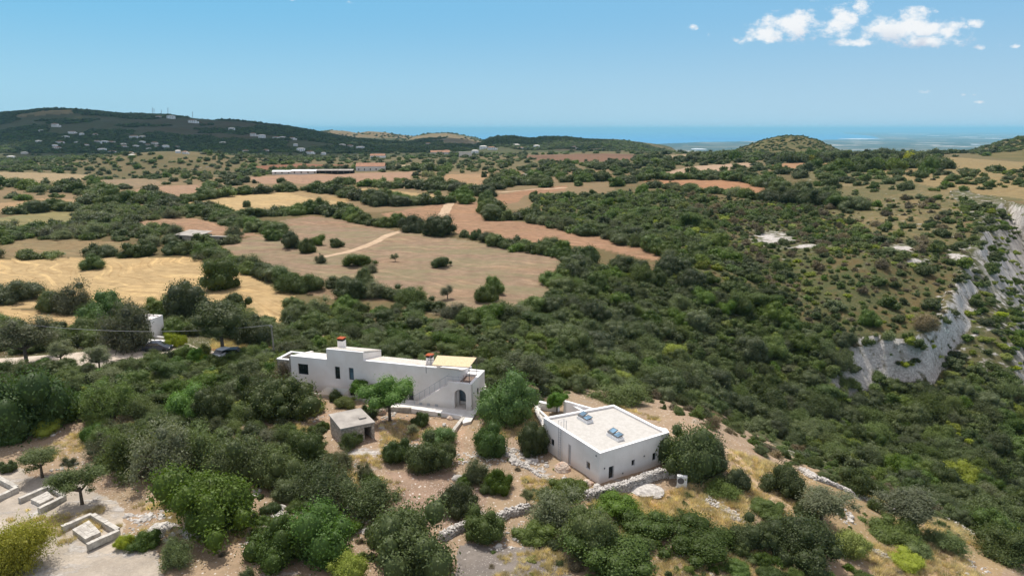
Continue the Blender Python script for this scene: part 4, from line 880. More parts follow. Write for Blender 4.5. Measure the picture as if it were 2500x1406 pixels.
rows([(700,722),(760,712),(820,722),(850,735)], (2.8, 4.), 1.5, GM, .9)
rows([(0,576),(60,570),(140,580),(220,575),(300,575)], (3, 4.6), 3, GM, .8); rows([(280,540),(340,538),(420,532),(450,526)], (3, 4.4), 1.5, [('olive', .6), ('wild', .4)], .8)
rows([(20,524),(100,516),(170,518)], (4, 6), 3, DK, .8); rows([(330,590),(380,600),(420,598)], (3, 4.5), 2, GM, .9); rows([(340,628),(370,626),(400,628)], (3.8, 4.8), 1, DK, .95); rows([(215,628),(250,632),(275,630)], (3.4, 4.4), 1, DK, .9)
rows([(60,634),(100,634)], (2.4, 3.2), 1, DK, .9); rows([(120,632),(150,630)], (2, 3), 1, GM, .8)
rows([(-300,458),(0,456),(120,468),(240,478),(330,470)], (4.5, 7), 6, GM, .8); rows([(230,495),(300,505),(330,490),(430,498)], (4.5, 6.5), 4, DK, .85)
rows([(1990,418),(2100,420),(2180,415),(2270,410),(2300,420)], (6, 9), 4, DK, 1.1); rows([(1560,392),(1700,394),(1850,390),(2000,386),(2150,380),(2300,382)], (7, 10), 8, DK, .9)
rows([(1960,398),(2100,396),(2230,398),(2290,404)], (6, 9), 8, [('oak', .7), ('pine', .3)], 1.1)
rows([(1480,412),(1560,404),(1640,398),(1760,390)], (6, 9), 8, DK, .8); rows([(600,420),(720,422),(860,416),(1000,416),(1100,420)], (5, 8), 4, GM, .8); rows([(1250,455),(1320,450),(1400,444),(1480,446)], (5, 8), 6, DK, .9)
REG = [
 ([(235,1030),(430,1015),(560,1030),(800,1045),(830,1190),(560,1200),(380,1192),(250,1150)], 50, 85, 700, (.6, 1.7), 1.0, .5, [('wild', .35), ('oak', .35), ('mastic', .15), ('olive', .1), ('dry', .05)]),
 ([(640,1240),(760,1190),(900,1240),(960,1300),(1080,1380),(1080,1500),(600,1500),(600,1400)], 40, 66, 350, (.45, 1.3), .95, .6, [('mastic', .4), ('oak', .3), ('wild', .25), ('dry', .05)]),
 ([(1290,1290),(1440,1230),(1540,1250),(1700,1330),(1800,1420),(1800,1500),(1400,1500),(1370,1400)], 40, 64, 300, (.4, 1.2), .85, .65, [('mastic', .5), ('wild', .25), ('oak', .2), ('dry', .05)]),
 ([(1800,1330),(2080,1330),(2120,1420),(2120,1500),(1780,1500)], 38, 60, 200, (.4, 1.2), .85, .65, [('mastic', .4), ('wild', .3), ('oak', .25), ('dry', .05)]),
 ([(0,960),(160,930),(330,960),(560,1000),(540,1040),(300,1040),(200,1010),(0,1100)], 60, 92, 600, (.7, 2.), 1.05, .45, [('wild', .35), ('fig', .2), ('oak', .25), ('mastic', .2)]),
 ([(1180,1000),(1300,955),(1500,955),(1650,980),(1780,1015),(1950,1080),(2140,1165),(2330,1260),(2300,1290),(2100,1205),(1900,1130),(1700,1040),(1640,1020),(1500,975),(1400,965)], 60, 110, 500, (.5, 1.5), .9, 1.15, [('mastic', .35), ('wild', .35), ('dry', .2), ('oak', .1)]), # photo outline, near y, far y, number tried, radii, height factor, spacing, mix
 ([(1345,735),(1350,690),(1420,628),(1500,605),(1640,650),(1780,760),(1960,790),(2050,810),(2100,925),(2300,930),(2560,930),(3000,1000),(3000,2000),(2650,1480),(2480,1350),(2320,1262),(2140,1170),(1950,1085),(1780,1020),(1650,985),(1500,955),(1400,940),(1350,900)], 48, 175, 22000, (1.3, 4.0), .95, .54, [('oak', .52), ('mastic', .22), ('wild', .18), ('olive', .04), ('spurge', .04)]),
 ([(640,780),(700,735),(860,735),(980,760),(1110,800),(1230,800),(1345,760),(1400,940),(1330,990),(1190,980),(1185,925),(945,925),(800,930),(700,935),(640,880)], 78, 135, 9000, (1.1, 2.6), .85, .55, [('oak', .3), ('mastic', .3), ('wild', .28), ('olive', .08), ('spurge', .04)]),
 ([(-400,905),(330,895),(430,870),(690,850),(700,960),(760,1010),(700,1030),(560,1035),(300,1000),(-400,1010)], 60, 105, 7000, (1.1, 2.6), .9, .52, [('wild', .28), ('oak', .18), ('mastic', .32), ('olive', .08), ('spurge', .08), ('fig', .06)]),
 ([(-400,812),(200,806),(340,790),(344,850),(160,862),(-400,876)], 95, 130, 3500, (1.6, 3.2), .95, .52, GM),
 ([(-100,384),(760,384),(760,410),(560,416),(-100,420)], 700, 1700, 2600, (3, 6.5), .7, .8, GM),
 ([(370,760),(500,720),(620,775),(700,800),(700,850),(430,815)], 90, 140, 3000, (1.6, 3.2), .95, .55, GM),
 ([(1300,480),(1560,475),(1640,470),(1700,520),(1760,600),(1960,790),(1780,760),(1640,650),(1500,590),(1310,548)], 120, 480, 14000, (1.4, 3.8), .85, .66, [('oak', .42), ('mastic', .36), ('wild', .16), ('spurge', .06)]),
 ([(1640,470),(1900,496),(2330,480),(2370,640),(2355,750),(2290,835),(2200,865),(2070,860),(1960,800),(1760,600),(1700,520)], 120, 400, 20000, (.7, 2.9), .85, .74, [('oak', .30), ('mastic', .22), ('wild', .12), ('spurge', .10), ('dry', .26)]),
 ([(2330,720),(2400,640),(2360,560),(2330,480),(2450,520),(2700,600),(2900,900),(2600,930),(2300,930),(2240,900),(2290,800)], 100, 420, 7000, (1.0, 2.6), .75, .66, [('oak', .3), ('mastic', .36), ('spurge', .22), ('wild', .12)]),
 ([(2000,425),(2300,425),(2600,400),(2600,520),(2330,478),(1990,490)], 330, 720, 900, (1.6, 4.), .8, 1.0, GM),
 ([(200,508),(460,505),(600,575),(570,598),(420,600),(330,590),(200,585),(0,585),(-300,585),(-300,545),(0,560),(180,545)], 180, 330, 3600, (2., 3.8), .8, .60, [('olive', .3), ('wild', .2), ('oak', .25), ('mastic', .25)]),
 ([(-300,570),(700,590),(700,632),(-300,632)], 170, 250, 420, (1.4, 3.), .85, 1.1, GM),
 ([(1380,380),(2300,380),(2300,440),(1900,440),(1560,440),(1480,470),(1200,470),(1250,420)], 420, 1000, 1900, (3.5, 6.5), .75, 1.3, DK),
 ([(-200,405),(640,405),(1250,400),(1250,470),(1000,480),(480,500),(-200,500)], 330, 900, 1700, (2.5, 5.5), .8, 1.5, GM),
 ([(-300,380),(2700,368),(2700,405),(-300,420)], 800, 1700, 1900, (4, 8), .62, 1.25, GM),
 ([(1640,470),(1900,496),(2330,480),(2370,640),(2355,750),(2290,835),(2200,865),(2070,860),(1800,760),(1640,640)], 120, 330, 8000, (.35, .9), .8, 1.0, [('dry', .35), ('mastic', .3), ('wild', .25), ('spurge', .1)])]
_B = P(1151.6, 1002.8, 0.); _A = P(731.6, 953.6, 0.); _d = (_A - _B) / np.linalg.norm(_A - _B)
def HF(x, y): return (x - _B[0]) * _d[0] + (y - _B[1]) * _d[1], (x - _B[0]) * _d[1] - (y - _B[1]) * _d[0]
BAND = {}
for poly, y0, y1, n, (r0, r1), hk, sp, mix in REG:
    y = np.sqrt(rng.uniform(y0 * y0, y1 * y1, n * 3)); u = rng.uniform(-.98, .98, n * 3); pp_ = np.asarray(poly, float)
    umin = (pp_[:, 0].min() - 1250) / F * 1.25; umax = (pp_[:, 0].max() - 1250) / F * 1.25; u = rng.uniform(max(-1, min(umin, umin / 1.25 * .7)), min(1, max(umax, umax / 1.25 * .7)), n * 3); x = u * y
    z = hgt(x, y); px, py = proj(x, y, z); ok = inpoly(px, py, poly)
    for poly2, *_r in FIELDS[:-1]: ok &= ~inpoly(px, py, poly2)
    for q in NOGO: ok &= ~inpoly(px, py, q)
    rk_ = np.zeros(len(x))
    for cx, cy, rx, ry, s_ in PATCH:
        if cy < 830: rk_ = np.maximum(rk_, s_ * np.exp(-(((px - cx) / rx) ** 2 + ((py - cy) / ry) ** 2) * 1.1))
    ok &= rk_ < .47; ok &= ~(inpoly(px, py, [(1960,420),(2560,400),(2560,505),(2350,480),(2330,610),(2130,570),(1990,505)]) & (rng.random(len(x)) > .035) & (y1 < 450))
    for q in ((715, 935),): ok &= ~((lambda s_, v_: (s_ > -3) & (s_ < 29.5) & (v_ > -3) & (v_ < 9.2))(*HF(x, y)))
    dens = fbm(x / 22, y / 22, 3, 63); zx = hgt(x + .8, y); zy = hgt(x, y + .8); ok &= (np.hypot(zx - z, zy - z) / .8 < 1.25)
    idx = np.where(ok)[0][:n]; kk = [m[0] for m in mix]; pr = np.array([m[1] for m in mix]); pr = pr / pr.sum()
    for i in idx:
        R = (r0 + (r1 - r0) * rng.random() ** 1.6) * (1.35 if rng.random() < .12 else 1.); s_ = sp * (1 + .9 * max(0., (.46 - dens[i]) * 3) * (sp > .54))
        k = kk[int(np.searchsorted(np.cumsum(pr), rng.random() * .9999))]
        if k == 'spurge': R *= .7
        add(k, x[i], y[i], R, R * hk * rng.uniform(.95, 1.6), s_)
for q_, dr_ in FACE:
    if dr_ > 3 and q_[1] < 500:
        k_ = str(rng.choice(['oak', 'mastic', 'spurge', 'wild'])); R = rng.uniform(.6, 2.1); PL.append([k_, q_[0], q_[1] - .3, R, R * 1.1, float(q_[2]) - R * .35])
# sparse growth on the open ground near the houses
for _ in range(500):
    y = math.sqrt(rng.uniform(44 ** 2, 78 ** 2)); x = rng.uniform(-.8, .75) * y; z = Z(x, y); px, py = proj(x, y, z)
    if py < 1010 + max(0, px - 1400) * .32 or (px < 420 and py > 1130) or (920 < px < 1110 and py > 1140) or any(inpoly(np.array([px]), np.array([py]), q)[0] for q in NOGO): continue
    if (730 < px < 1330 and py < 1120): continue
    R = rng.uniform(.22, .6); add(str(rng.choice(['mastic', 'wild', 'dry', 'spurge'], p=[.3, .25, .35, .1])), x, y, R, R * rng.uniform(.7, 1.2), 1.0)
# trees on the far ridges
def ridge_trees(D0, D1, u0, u1, n, r0, r1, thr):
    y = np.sqrt(rng.uniform(D0 ** 2, D1 ** 2, n)); u = rng.uniform(u0, u1, n); x = u * y; z = hgt(x, y); k = (fbm(x / 260, y / 260, 4, 91) > thr) & (z > -150); px, py = proj(x, y, z)
    for poly2, *_r in FIELDS: k &= ~inpoly(px, py, poly2)
    for i in np.where(k)[0]: R = rng.uniform(r0, r1); PL.append([str(rng.choice(['oak', 'mastic', 'oak', 'wild'])), x[i], y[i], R, R * rng.uniform(.5, .9)])
ridge_trees(1600, 3100, -1., -.1, 42000, 4, 9, .30); ridge_trees(1600, 2350, -.1, .32, 8000, 4, 8, .42); ridge_trees(1000, 1400, .3, .52, 900, 1.5, 4, .5); ridge_trees(900, 1400, .62, 1., 1200, 2, 6, .45); ridge_trees(3000, 4600, -.4, 0, 1500, 5, 10, .5)
print('plants', len(PL), NHAND)
zz_ = hgt(np.array([p[1] for p in PL]), np.array([p[2] for p in PL]))
for p_, z_ in zip(PL, zz_):
    if len(p_) < 6: p_.append(float(z_))
# ---------------------------------------------------------------- individuals (largest in the photograph) and the rest as massed scrub
MARKS = [('the ladder wall oaks',1700,1080),('the stone shed',858,1040),('the long white house',940,930),('the flat-roofed house',1480,1060),('the limestone cliff',2200,800),('the stubble field',300,690),('the brown field',1000,660),
  ('the gravel road',180,868),('the bare-trunked tree',545,810),('the two huge trees',1040,550),('the gold field',650,490),('the orange field',1740,458),('the upper field',1250,520),('the limestone patches',1900,585),('the gorge rim',2400,620),('the pale ridge wall',2040,1180),
  ('the old farm shed',500,585),('the rounded hill',1930,350),('the block enclosures',150,1230),('the right edge',2480,1050),('the pine corner',40,1330),('the rock ledge',1790,780),('the heat pump',1664,1170),('the garden wall corner',1130,1030),
  ('the two joined bushes',1195,720),('the green cushion shrubs',1560,1300),('the airy olive',2212,1290),('the utility pole',668,835),('the small white building',360,810),('the bare grass patch',2130,550),('the court walls',1380,985),('the yard oak',1055,1120),
  ('the reed awning',1110,885),('the red chimney',822,845),('the solitary field bush',222,650),('the broad field tree',540,690),('the left edge',10,960),('the cliff foot',2150,930),('the wooded hollow',1850,950),('the plateau pines',2250,400),('the joined thickets',1500,760)]
MARKS = [m if m[0] != 'the ladder wall oaks' else ('the large dark oak', 1690, 1080) for m in MARKS]
MARKS = [m for m in MARKS if m[0] not in ('the joined thickets', 'the pine corner')]
TONE = {'oak': 'dark green oak', 'mastic': 'bright green mastic', 'olive': 'silvery olive', 'wild': 'grey-green wild olive', 'spurge': 'yellow-green spurge', 'dry': 'brown dry shrub', 'fig': 'leafy tree', 'pine': 'yellowish pine'}
NAME2 = {'oak': 'holm_oak', 'mastic': 'mastic_shrub', 'olive': 'olive_tree', 'wild': 'wild_olive', 'spurge': 'spurge_shrub', 'dry': 'dry_shrub', 'pine': 'pine_tree', 'fig': 'leafy_shrub'}
GRP = {'oak': 'holm oaks in the scrub', 'mastic': 'mastic bushes in the scrub', 'olive': 'olives in the thickets', 'wild': 'wild olive bushes', 'spurge': 'spurge bushes', 'dry': 'dried-out shrubs', 'pine': 'pines', 'fig': 'leafy shrubs in the thicket'}
def seen_size(p):
    px, py = proj(p[1], p[2], p[5]); 
    return p[3] / math.hypot(p[1], p[2]) if (-20 < px < 2520 and py < 1430) else 0
PL.sort(key=lambda p: -seen_size(p))
cnt = {}; IND = []; REST = []
CAPS = dict(oak=230, mastic=225, olive=90, wild=170, spurge=70, dry=40, pine=40)
for p in PL:
    k = p[0]
    if seen_size(p) > 0 and cnt.get(k, 0) < CAPS.get(k, 50) and p[2] < 700: cnt[k] = cnt.get(k, 0) + 1; IND.append(p)
    else: REST.append(p)
def where(px, py):
    b = min(MARKS, key=lambda m: math.hypot((px - m[1]), (py - m[2]) * 1.5)); dx, dy = px - b[1], py - b[2]; d = math.hypot(dx, dy)
    rel = ('far ' if d > 160 else 'just ' if d < 60 else '') + (('above' if dy < 0 else 'below') if abs(dy) * 1.7 > abs(dx) else ('left of' if dx < 0 else 'right of'))
    return rel, b[0]
ORD = ['leftmost', 'second from left', 'third from left', 'fourth from left', 'fifth from left', 'sixth from left', 'seventh from left', 'eighth from left', 'ninth from left']
buck = {}
for p in IND:
    px, py = proj(p[1], p[2], p[5] + p[4] * .5); rel, mk = where(px, py); sz = 'large' if p[3] > 2.6 else 'small' if p[3] < 1.3 else 'mid-sized'
    buck.setdefault((p[0], sz, rel, mk), []).append((px, py, p))
for (k, sz, rel, mk), L in buck.items():
    L.sort(key=lambda t: t[1]); n = len(L); nr_ = max(1, -(-n // 8)); per = -(-n // nr_)
    for r_ in range(nr_):
        row = sorted(L[r_ * per:(r_ + 1) * per], key=lambda t: t[0]); rn = '' if nr_ == 1 else [' back row', ' second row', ' third row', ' fourth row', ' fifth row'][min(r_, 4)]
        for i, (px, py, p) in enumerate(row):
            base = '%s %s %s %s' % (sz, TONE[k], rel, mk); lb = base + ('' if n == 1 else ',' + rn + ' ' + (ORD[i] if len(row) > 1 else 'single'))
            put_plant(k, p[1], p[2], p[3], p[4], NAME2[k], lb, GRP[k], False, None, p[5])
print('individuals', len(IND), cnt, 'rest', len(REST))

def points_instancer(name, protos, pts, label, cat, mat=None):
    """one object: geometry nodes put copies of the prototype meshes on its points. pts rows: proto index, x, y, z, rz, sx, sy, sz"""
    c = bpy.data.collections.new(name + '_kinds')
    for i, m in enumerate(protos):
        o = bpy.data.objects.new('%s_%03d' % (name, i), m); c.objects.link(o)
    a = np.asarray(pts, float); m = bpy.data.meshes.new(name); m.vertices.add(len(a)); m.vertices.foreach_set('co', a[:, 1:4].astype(np.float32).ravel())
    at = m.attributes.new('pick', 'INT', 'POINT'); at.data.foreach_set('value', a[:, 0].astype(np.int32))
    at = m.attributes.new('turn', 'FLOAT_VECTOR', 'POINT'); at.data.foreach_set('vector', np.c_[np.zeros(len(a)), np.zeros(len(a)), a[:, 4]].astype(np.float32).ravel())
    at = m.attributes.new('size', 'FLOAT_VECTOR', 'POINT'); at.data.foreach_set('vector', a[:, 5:8].astype(np.float32).ravel())
    ng = bpy.data.node_groups.new(name, 'GeometryNodeTree'); ng.interface.new_socket('Geometry', in_out='INPUT', socket_type='NodeSocketGeometry'); ng.interface.new_socket('Geometry', in_out='OUTPUT', socket_type='NodeSocketGeometry')
    N = ng.nodes; L = ng.links.new; gi = N.new('NodeGroupInput'); go = N.new('NodeGroupOutput'); mp = N.new('GeometryNodeMeshToPoints'); L(gi.outputs[0], mp.inputs[0])
    ci = N.new('GeometryNodeCollectionInfo'); ci.inputs['Collection'].default_value = c; ci.inputs['Separate Children'].default_value = True; ci.inputs['Reset Children'].default_value = True
    ip = N.new('GeometryNodeInstanceOnPoints'); L(mp.outputs[0], ip.inputs['Points']); L(ci.outputs[0], ip.inputs['Instance']); ip.inputs['Pick Instance'].default_value = True
    for nm, ty, sk in (('pick', 'INT', 'Instance Index'), ('turn', 'FLOAT_VECTOR', 'Rotation'), ('size', 'FLOAT_VECTOR', 'Scale')):
        na = N.new('GeometryNodeInputNamedAttribute'); na.data_type = ty; na.inputs['Name'].default_value = nm; L(na.outputs[0], ip.inputs[sk])
    L(ip.outputs[0], go.inputs[0]); o = link(name, m); md = o.modifiers.new('scatter', 'NODES'); md.node_group = ng; tag(o, label, cat, kind='stuff'); return o
kinds = list(SPEC); protos = []; pidx = {}
for k in kinds:
    for l, D_ in (('m', MID), ('l', LO)):
        pidx[k, l] = (len(protos), len(D_[k])); protos += D_[k]
def rows_of(L):
    r = []
    for k, x, y, R, Hh, z in L:
        l = 'm' if R / math.hypot(x, y) * 683 > 4.5 else 'l'; b, n = pidx[k, l]
        r.append((b + int(rng.integers(n)), x, y, z - .1, rng.uniform(0, 6.28), R, R * rng.uniform(.85, 1.15), Hh))
    return r
near_ = [p for p in REST if p[2] < 480]; far_ = [p for p in REST if p[2] >= 480]
points_instancer('scrub', protos, rows_of(near_), 'massed green scrub filling the slopes and field edges', 'scrub')
points_instancer('far_woodland', protos, rows_of(far_), 'distant dark woodland and hedges toward the hills', 'woodland')
# dry grass tufts
def tuft(seed, n=60):
    r = np.random.default_rng(seed); b = r.uniform(-.5, .5, (n, 2)); a = r.uniform(0, 6.28, n); l = r.uniform(.5, 1.1, n); le = r.normal(size=(n, 2)) * .35; w = .045; ca, sa = np.cos(a) * w, np.sin(a) * w
    p0 = np.c_[b[:, 0] - ca, b[:, 1] - sa, np.zeros(n)]; p1 = np.c_[b[:, 0] + ca, b[:, 1] + sa, np.zeros(n)]; p2 = np.c_[b + le, l]; V = np.stack([p0, p1, p2], 1).reshape(-1, 3)
    return mesh_np('tuft', V, np.arange(3 * n).reshape(-1, 3), [M['straw']], attr=dict(tint=np.repeat(r.random(n), 3)))
def rockm(seed, k=.35, sub=1, mat='rubble'):
    r = np.random.default_rng(seed); v, f = ico(sub); v = v * (1 + r.uniform(-k, k, (len(v), 1))) * r.uniform(.6, 1.3, (1, 3)); v[:, 2] *= .6; return mesh_np('stone', v, f, [M[mat]])
pts = []; st = []
y = np.sqrt(rng.uniform(42 ** 2, 115 ** 2, 60000)); x = rng.uniform(-.82, .82, 60000) * y; z = hgt(x, y); px, py = proj(x, y, z)
dn = fbm(x / 7, y / 7, 4, 52); bare = (py > 985 + np.maximum(0, px - 1500) * .34) | inpoly(px, py, [(520, 800), (700, 800), (700, 860), (520, 850)]) | inpoly(px, py, [(370, 790), (440, 800), (500, 850), (420, 830)])
bare &= ~((px < 400) & (py > 1150) & (dn < .60)); bare &= ~inpoly(px, py, [(930,1130),(1200,1160),(1180,1290),(1060,1290),(930,1240)]) | (rng.random(60000) < .12)
for q in NOGO: bare &= ~inpoly(px, py, q)
gold = inpoly(px, py, [(1440, 1200), (1800, 1180), (1840, 1280), (1700, 1300), (1460, 1250)]) | inpoly(px, py, [(520, 800), (700, 800), (700, 860), (520, 850)])
for i in np.where(bare & ((dn > np.where(px > 1700, .47, .52)) | gold))[0][:16000]:
    s = rng.uniform(.25, .6) * (1.3 if gold[i] else 1.); pts.append((int(rng.integers(4)), x[i], y[i], z[i] - .05, rng.uniform(0, 6.28), s, s, s * rng.uniform(.6, 1.1)))
points_instancer('dry_grass', [tuft(i) for i in range(4)], pts, 'straw-coloured dry grass between the bushes', 'grass')
dn2 = fbm(x / 5, y / 5, 4, 152)
bare2 = (py > 1000 + np.maximum(0, px - 1500) * .30)
for q in NOGO: bare2 &= ~inpoly(px, py, q)
heap = inpoly(px, py, [(280,1190),(420,1180),(640,1180),(650,1240),(420,1330),(300,1260)]) | inpoly(px, py, [(600,1190),(780,1230),(700,1320),(600,1300)]) | inpoly(px, py, [(1200,1080),(1340,1120),(1330,1160),(1240,1130)]) | inpoly(px, py, [(1700,1200),(1840,1260),(1820,1290),(1700,1240)])
for i in np.where(bare2 & ((dn2 > .60) | (heap & (dn2 > .42))) & ~((px < 300) & (py > 1150)))[0][:9000]:
    s = rng.uniform(.05, .14) * (1.9 if heap[i] else 1) * (1 + 1.5 * (rng.random() < .06)); st.append((int(rng.integers(5)), x[i], y[i], z[i], rng.uniform(0, 6.28), s, s, s))
points_instancer('loose_stones', [rockm(i) for i in range(5)], st, 'pale loose limestone rubble on the bare ground', 'rubble')
# ---------------------------------------------------------------- the long white house
def V3(*a): return np.array(a, float)
Bp = P(1151.6, 1002.8, 0.); Ap = P(731.6, 953.6, 0.); dd = (Ap - Bp) / np.linalg.norm(Ap - Bp); nn = V3(dd[1], -dd[0], 0)      # dd runs left along the front, nn runs back
hz0 = -.02
house = empty('long_house', (Bp + dd * 12)[:2].tolist() + [0.], 'long white plastered house with a raised block, outside stair and roof terrace', 'house')
O1 = Bp + nn * 1.15
def s_at(px, py, z, o=O1): q = P(px, py, z) - o; return float(q @ dd)
sR = 2.15; sL = plane_hit(708, 869.6, O1, dd)[0]; sT1 = plane_hit(796, 853, O1, dd)[0]; sT0 = plane_hit(886, 860, O1, dd)[0]
zM = plane_hit(1000, 892, O1, dd)[1]; zT = plane_hit(840, 856.5, O1, dd)[1]; zL = plane_hit(750, 873, O1, dd)[1]
print('house', sL, sT1, sT0, zM, zT, zL)
DEP = 5.2; th = .38
def win(px0, py0, px1, py1, o=O1, ax=dd):
    a = plane_hit(px0, py0, o, ax); b = plane_hit(px1, py1, o, ax); c = plane_hit(px0, py1, o, ax); d = plane_hit(px1, py0, o, ax)
    s0, s1 = sorted(((a[0] + c[0]) / 2, (b[0] + d[0]) / 2)); return [s0, s1, (b[1] + c[1]) / 2, (a[1] + d[1]) / 2]
W1 = [win(728, 888.5, 752.5, 914), win(818, 895, 830, 925), win(852, 898, 863.5, 927.5), win(731, 934.5, 755, 955), win(854.5, 952, 866, 967), win(997.5, 946, 1009.5, 975)]
W1[4][2] = -.6; W1[3][2] = max(W1[3][2], -.3); W1[5][2] = .0
mb = MB(); mb.wall(O1, dd, nn, th, sR, sL, -1.6, [(sR, zM), (sT0, zT), (sT1, zL)], W1)
def profile(m, s0, s1, pr, o=O1):       # (depth, height) outline swept along the front
    n = len(pr); q = lambda s, v, z: o + dd * s + nn * v + V3(0, 0, z)
    m.add([q(s0, v, z) for v, z in pr] + [q(s1, v, z) for v, z in pr], [tuple(range(n)), tuple(range(n, 2 * n))[::-1]] + [(i, n + i, n + (i + 1) % n, (i + 1) % n) for i in range(n)])
SLP = .20; SLT = .27
profile(mb, sL - th, sL, [(th + .003, -1.6), (DEP, -1.6), (DEP, zL - SLP * DEP + .1), (th + .003, zL - .02)]); profile(mb, sT1 + .003, sL - th - .003, [(th + .003, -1.6), (DEP, -1.6), (DEP, zL - .25 - SLP * DEP), (th + .003, zL - .25)])
profile(mb, sT0, sT1, [(th + .003, -1.6), (DEP, -1.6), (DEP, zT - .03 - SLT * DEP), (th + .003, zT - .03 - SLT * th)]); profile(mb, sR + .003, sT0 - .003, [(th + .003, -1.6), (DEP, -1.6), (DEP, zM - .22 - SLP * DEP), (th + .003, zM - .22)])
mb.build('wall', M['plaster'], house)
mb = MB(); profile(mb, sR + 3.4, sT0 - .01, [(th + .01, zM - .20), (DEP - .02, zM - .20 - SLP * DEP), (DEP - .02, zM - .04 - SLP * DEP), (th + .01, zM - .04)]); profile(mb, sT0 + .02, sT1 - .02, [(.26, zT - .02), (DEP + .1, zT - .02 - SLT * DEP), (DEP + .1, zT + .10 - SLT * DEP), (.26, zT + .10)]); profile(mb, sT1 + .01, sL - .3, [(th + .01, zL - .23), (DEP - .02, zL - .23 - SLP * DEP), (DEP - .02, zL - .06 - SLP * DEP), (th + .01, zL - .06)])
for i_ in range(int((sT0 - sR - 3.4) / .32)): s_ = sR + 3.45 + i_ * .32; profile(mb, s_, s_ + .16, [(th + .02, zM - .038), (DEP - .03, zM - .038 - SLP * DEP), (DEP - .03, zM + .02 - SLP * DEP), (th + .02, zM + .02)])
for i_ in range(int((sT1 - sT0) / .32)): s_ = sT0 + .05 + i_ * .32; profile(mb, s_, s_ + .16, [(.27, zT + .102), (DEP + .08, zT + .102 - SLT * DEP), (DEP + .08, zT + .16 - SLT * DEP), (.27, zT + .16)])
mb.build('roof', M['roof_cream'], house)
mb = MB(); mb.obox(O1, dd, nn, (sR, 0, zM + .003), (sT0, th, zM + .05)); mb.obox(O1, dd, nn, (sT1, 0, zL + .003), (sL, th, zL + .05)); mb.obox(O1, dd, nn, (sT0, -.03, zT + .003), (sT1, .25, zT + .06)); mb.build('coping', M['plaster_bright'], house)
for wq in W1:
    s0, s1, z0, z1 = wq; f = MB(); t = .07
    for a, b in (((s0, .14, z0), (s0 + t, .22, z1)), ((s1 - t, .14, z0), (s1, .22, z1)), ((s0 + t, .14, z0), (s1 - t, .22, z0 + t)), ((s0 + t, .14, z1 - t), (s1 - t, .22, z1))): f.obox(O1, dd, nn, a, b)
    fr = f.build('window', M['frame'], house); g = MB(); g.obox(O1, dd, nn, (s0 + t, .165, z0 + t), (s1 - t, .19, z1 - t)); g.build('pane', M['glass'] if s0 > 4.5 and wq is not W1[2] else M['glass_blue'], fr)
    b = MB(); b.obox(O1, dd, nn, (s0 - .05, .33, z0), (s1 + .05, .45, z1)); b.build('dark_backing', M['dark'], fr)  # black slab standing in for the unlit room behind the pane
# arched block with roof terrace
zP = 3.54; zD = 3.12; sX = 3.25                                # parapet top, deck level, left end of the landing
a0 = plane_hit(1110, 998, Bp, dd); a1 = plane_hit(1138, 998, Bp, dd); at = plane_hit(1124, 951, Bp, dd)[1]; as0, as1 = a1[0], a0[0]; ar = (as1 - as0) / 2; ac = (as0 + as1) / 2
mb = MB(); zi = at - ar
mb.wall(Bp, dd, nn, .4, 0, 7.6, -1.2, [(0, zi), (as1 + .35, zi * .0 + 0)], [(as0, as1, .02, zi)]) if False else None
def front():
    up = V3(0, 0, 1); q = lambda s, v, z: Bp + dd * s + nn * v + up * z
    arc = [(ac + ar * math.cos(t), zi + ar * math.sin(t)) for t in np.linspace(0, math.pi, 15)]
    for v, fl in ((0, 0), (.42, 1)):
        polys = [[(0, -1.2), (as0, -1.2), (as0, .06), (as0, zi), (as0, zP), (0, zP)], [(as0, -1.2), (as1, -1.2), (as1, .06), (as0, .06)], [(as1, -1.2), (sX, -1.2), (sX, zP), (as1, zP), (as1, zi)]]
        for i in range(14): polys.append([arc[i + 1][::1], arc[i], (arc[i][0], zP), (arc[i + 1][0], zP)])
        for pl in polys:
            l = [q(s, v, z) for s, z in pl]; mb.add(l if fl else l[::-1], [tuple(range(len(l)))])
    ring = [(as0, .06), (as0, zi)][::1] + [p for p in arc[::-1]][::1]
    ring = [(as1, .06), (as1, zi)][::-1] ; path = [(as0, .06)] + [(ac - ar * math.cos(t), zi + ar * math.sin(t)) for t in np.linspace(0, math.pi, 15)] + [(as1, .06)]
    for (s1_, z1_), (s2_, z2_) in zip(path[:-1], path[1:]): mb.add([q(s1_, 0, z1_), q(s2_, 0, z2_), q(s2_, .42, z2_), q(s1_, .42, z1_)], [(0, 1, 2, 3)])
    mb.add([q(as1, 0, .06), q(as0, 0, .06), q(as0, 1.6, .06), q(as1, 1.6, .06)], [(0, 1, 2, 3)])
front()
mb.obox(Bp, dd, nn, (0, .423, -1.2), (.35, 5.35, zP)); mb.obox(Bp, dd, nn, (.353, 5.0, -1.2), (sX, 5.35, zP)); mb.obox(Bp, dd, nn, (.353, .423, 2.75), (sX, 4.99, zD - .05))
mb.obox(Bp, dd, nn, (.353, 1.7, -1.2), (sX, 1.9, 2.74)); mb.obox(Bp, dd, nn, (as1 + .05, .423, -.2), (sX, 1.69, 2.74))
mb.obox(Bp, dd, nn, (sR + .003, 5.353, -1.), (sX + .5, 6.3, zM - 1.2)) 
mb.build('arch_block', M['plaster'], house)
mb = MB(); mb.obox(Bp, dd, nn, (-.02, -.02, zP + .003), (sX, .42, zP + .06)); mb.obox(Bp, dd, nn, (-.02, .423, zP + .003), (.38, 5.38, zP + .06)); mb.obox(Bp, dd, nn, (.383, 4.98, zP + .003), (sX + 4, 5.38, zP + .06)); mb.build('parapet_cap', M['plaster_bright'], house)
mb = MB()
for i in range(22): mb.obox(Bp, dd, nn, (.36 + i * .13, .45, zD - .04), (.36 + i * .13 + .115, 3.9, zD)) if .36 + i * .13 < sX - .1 else None
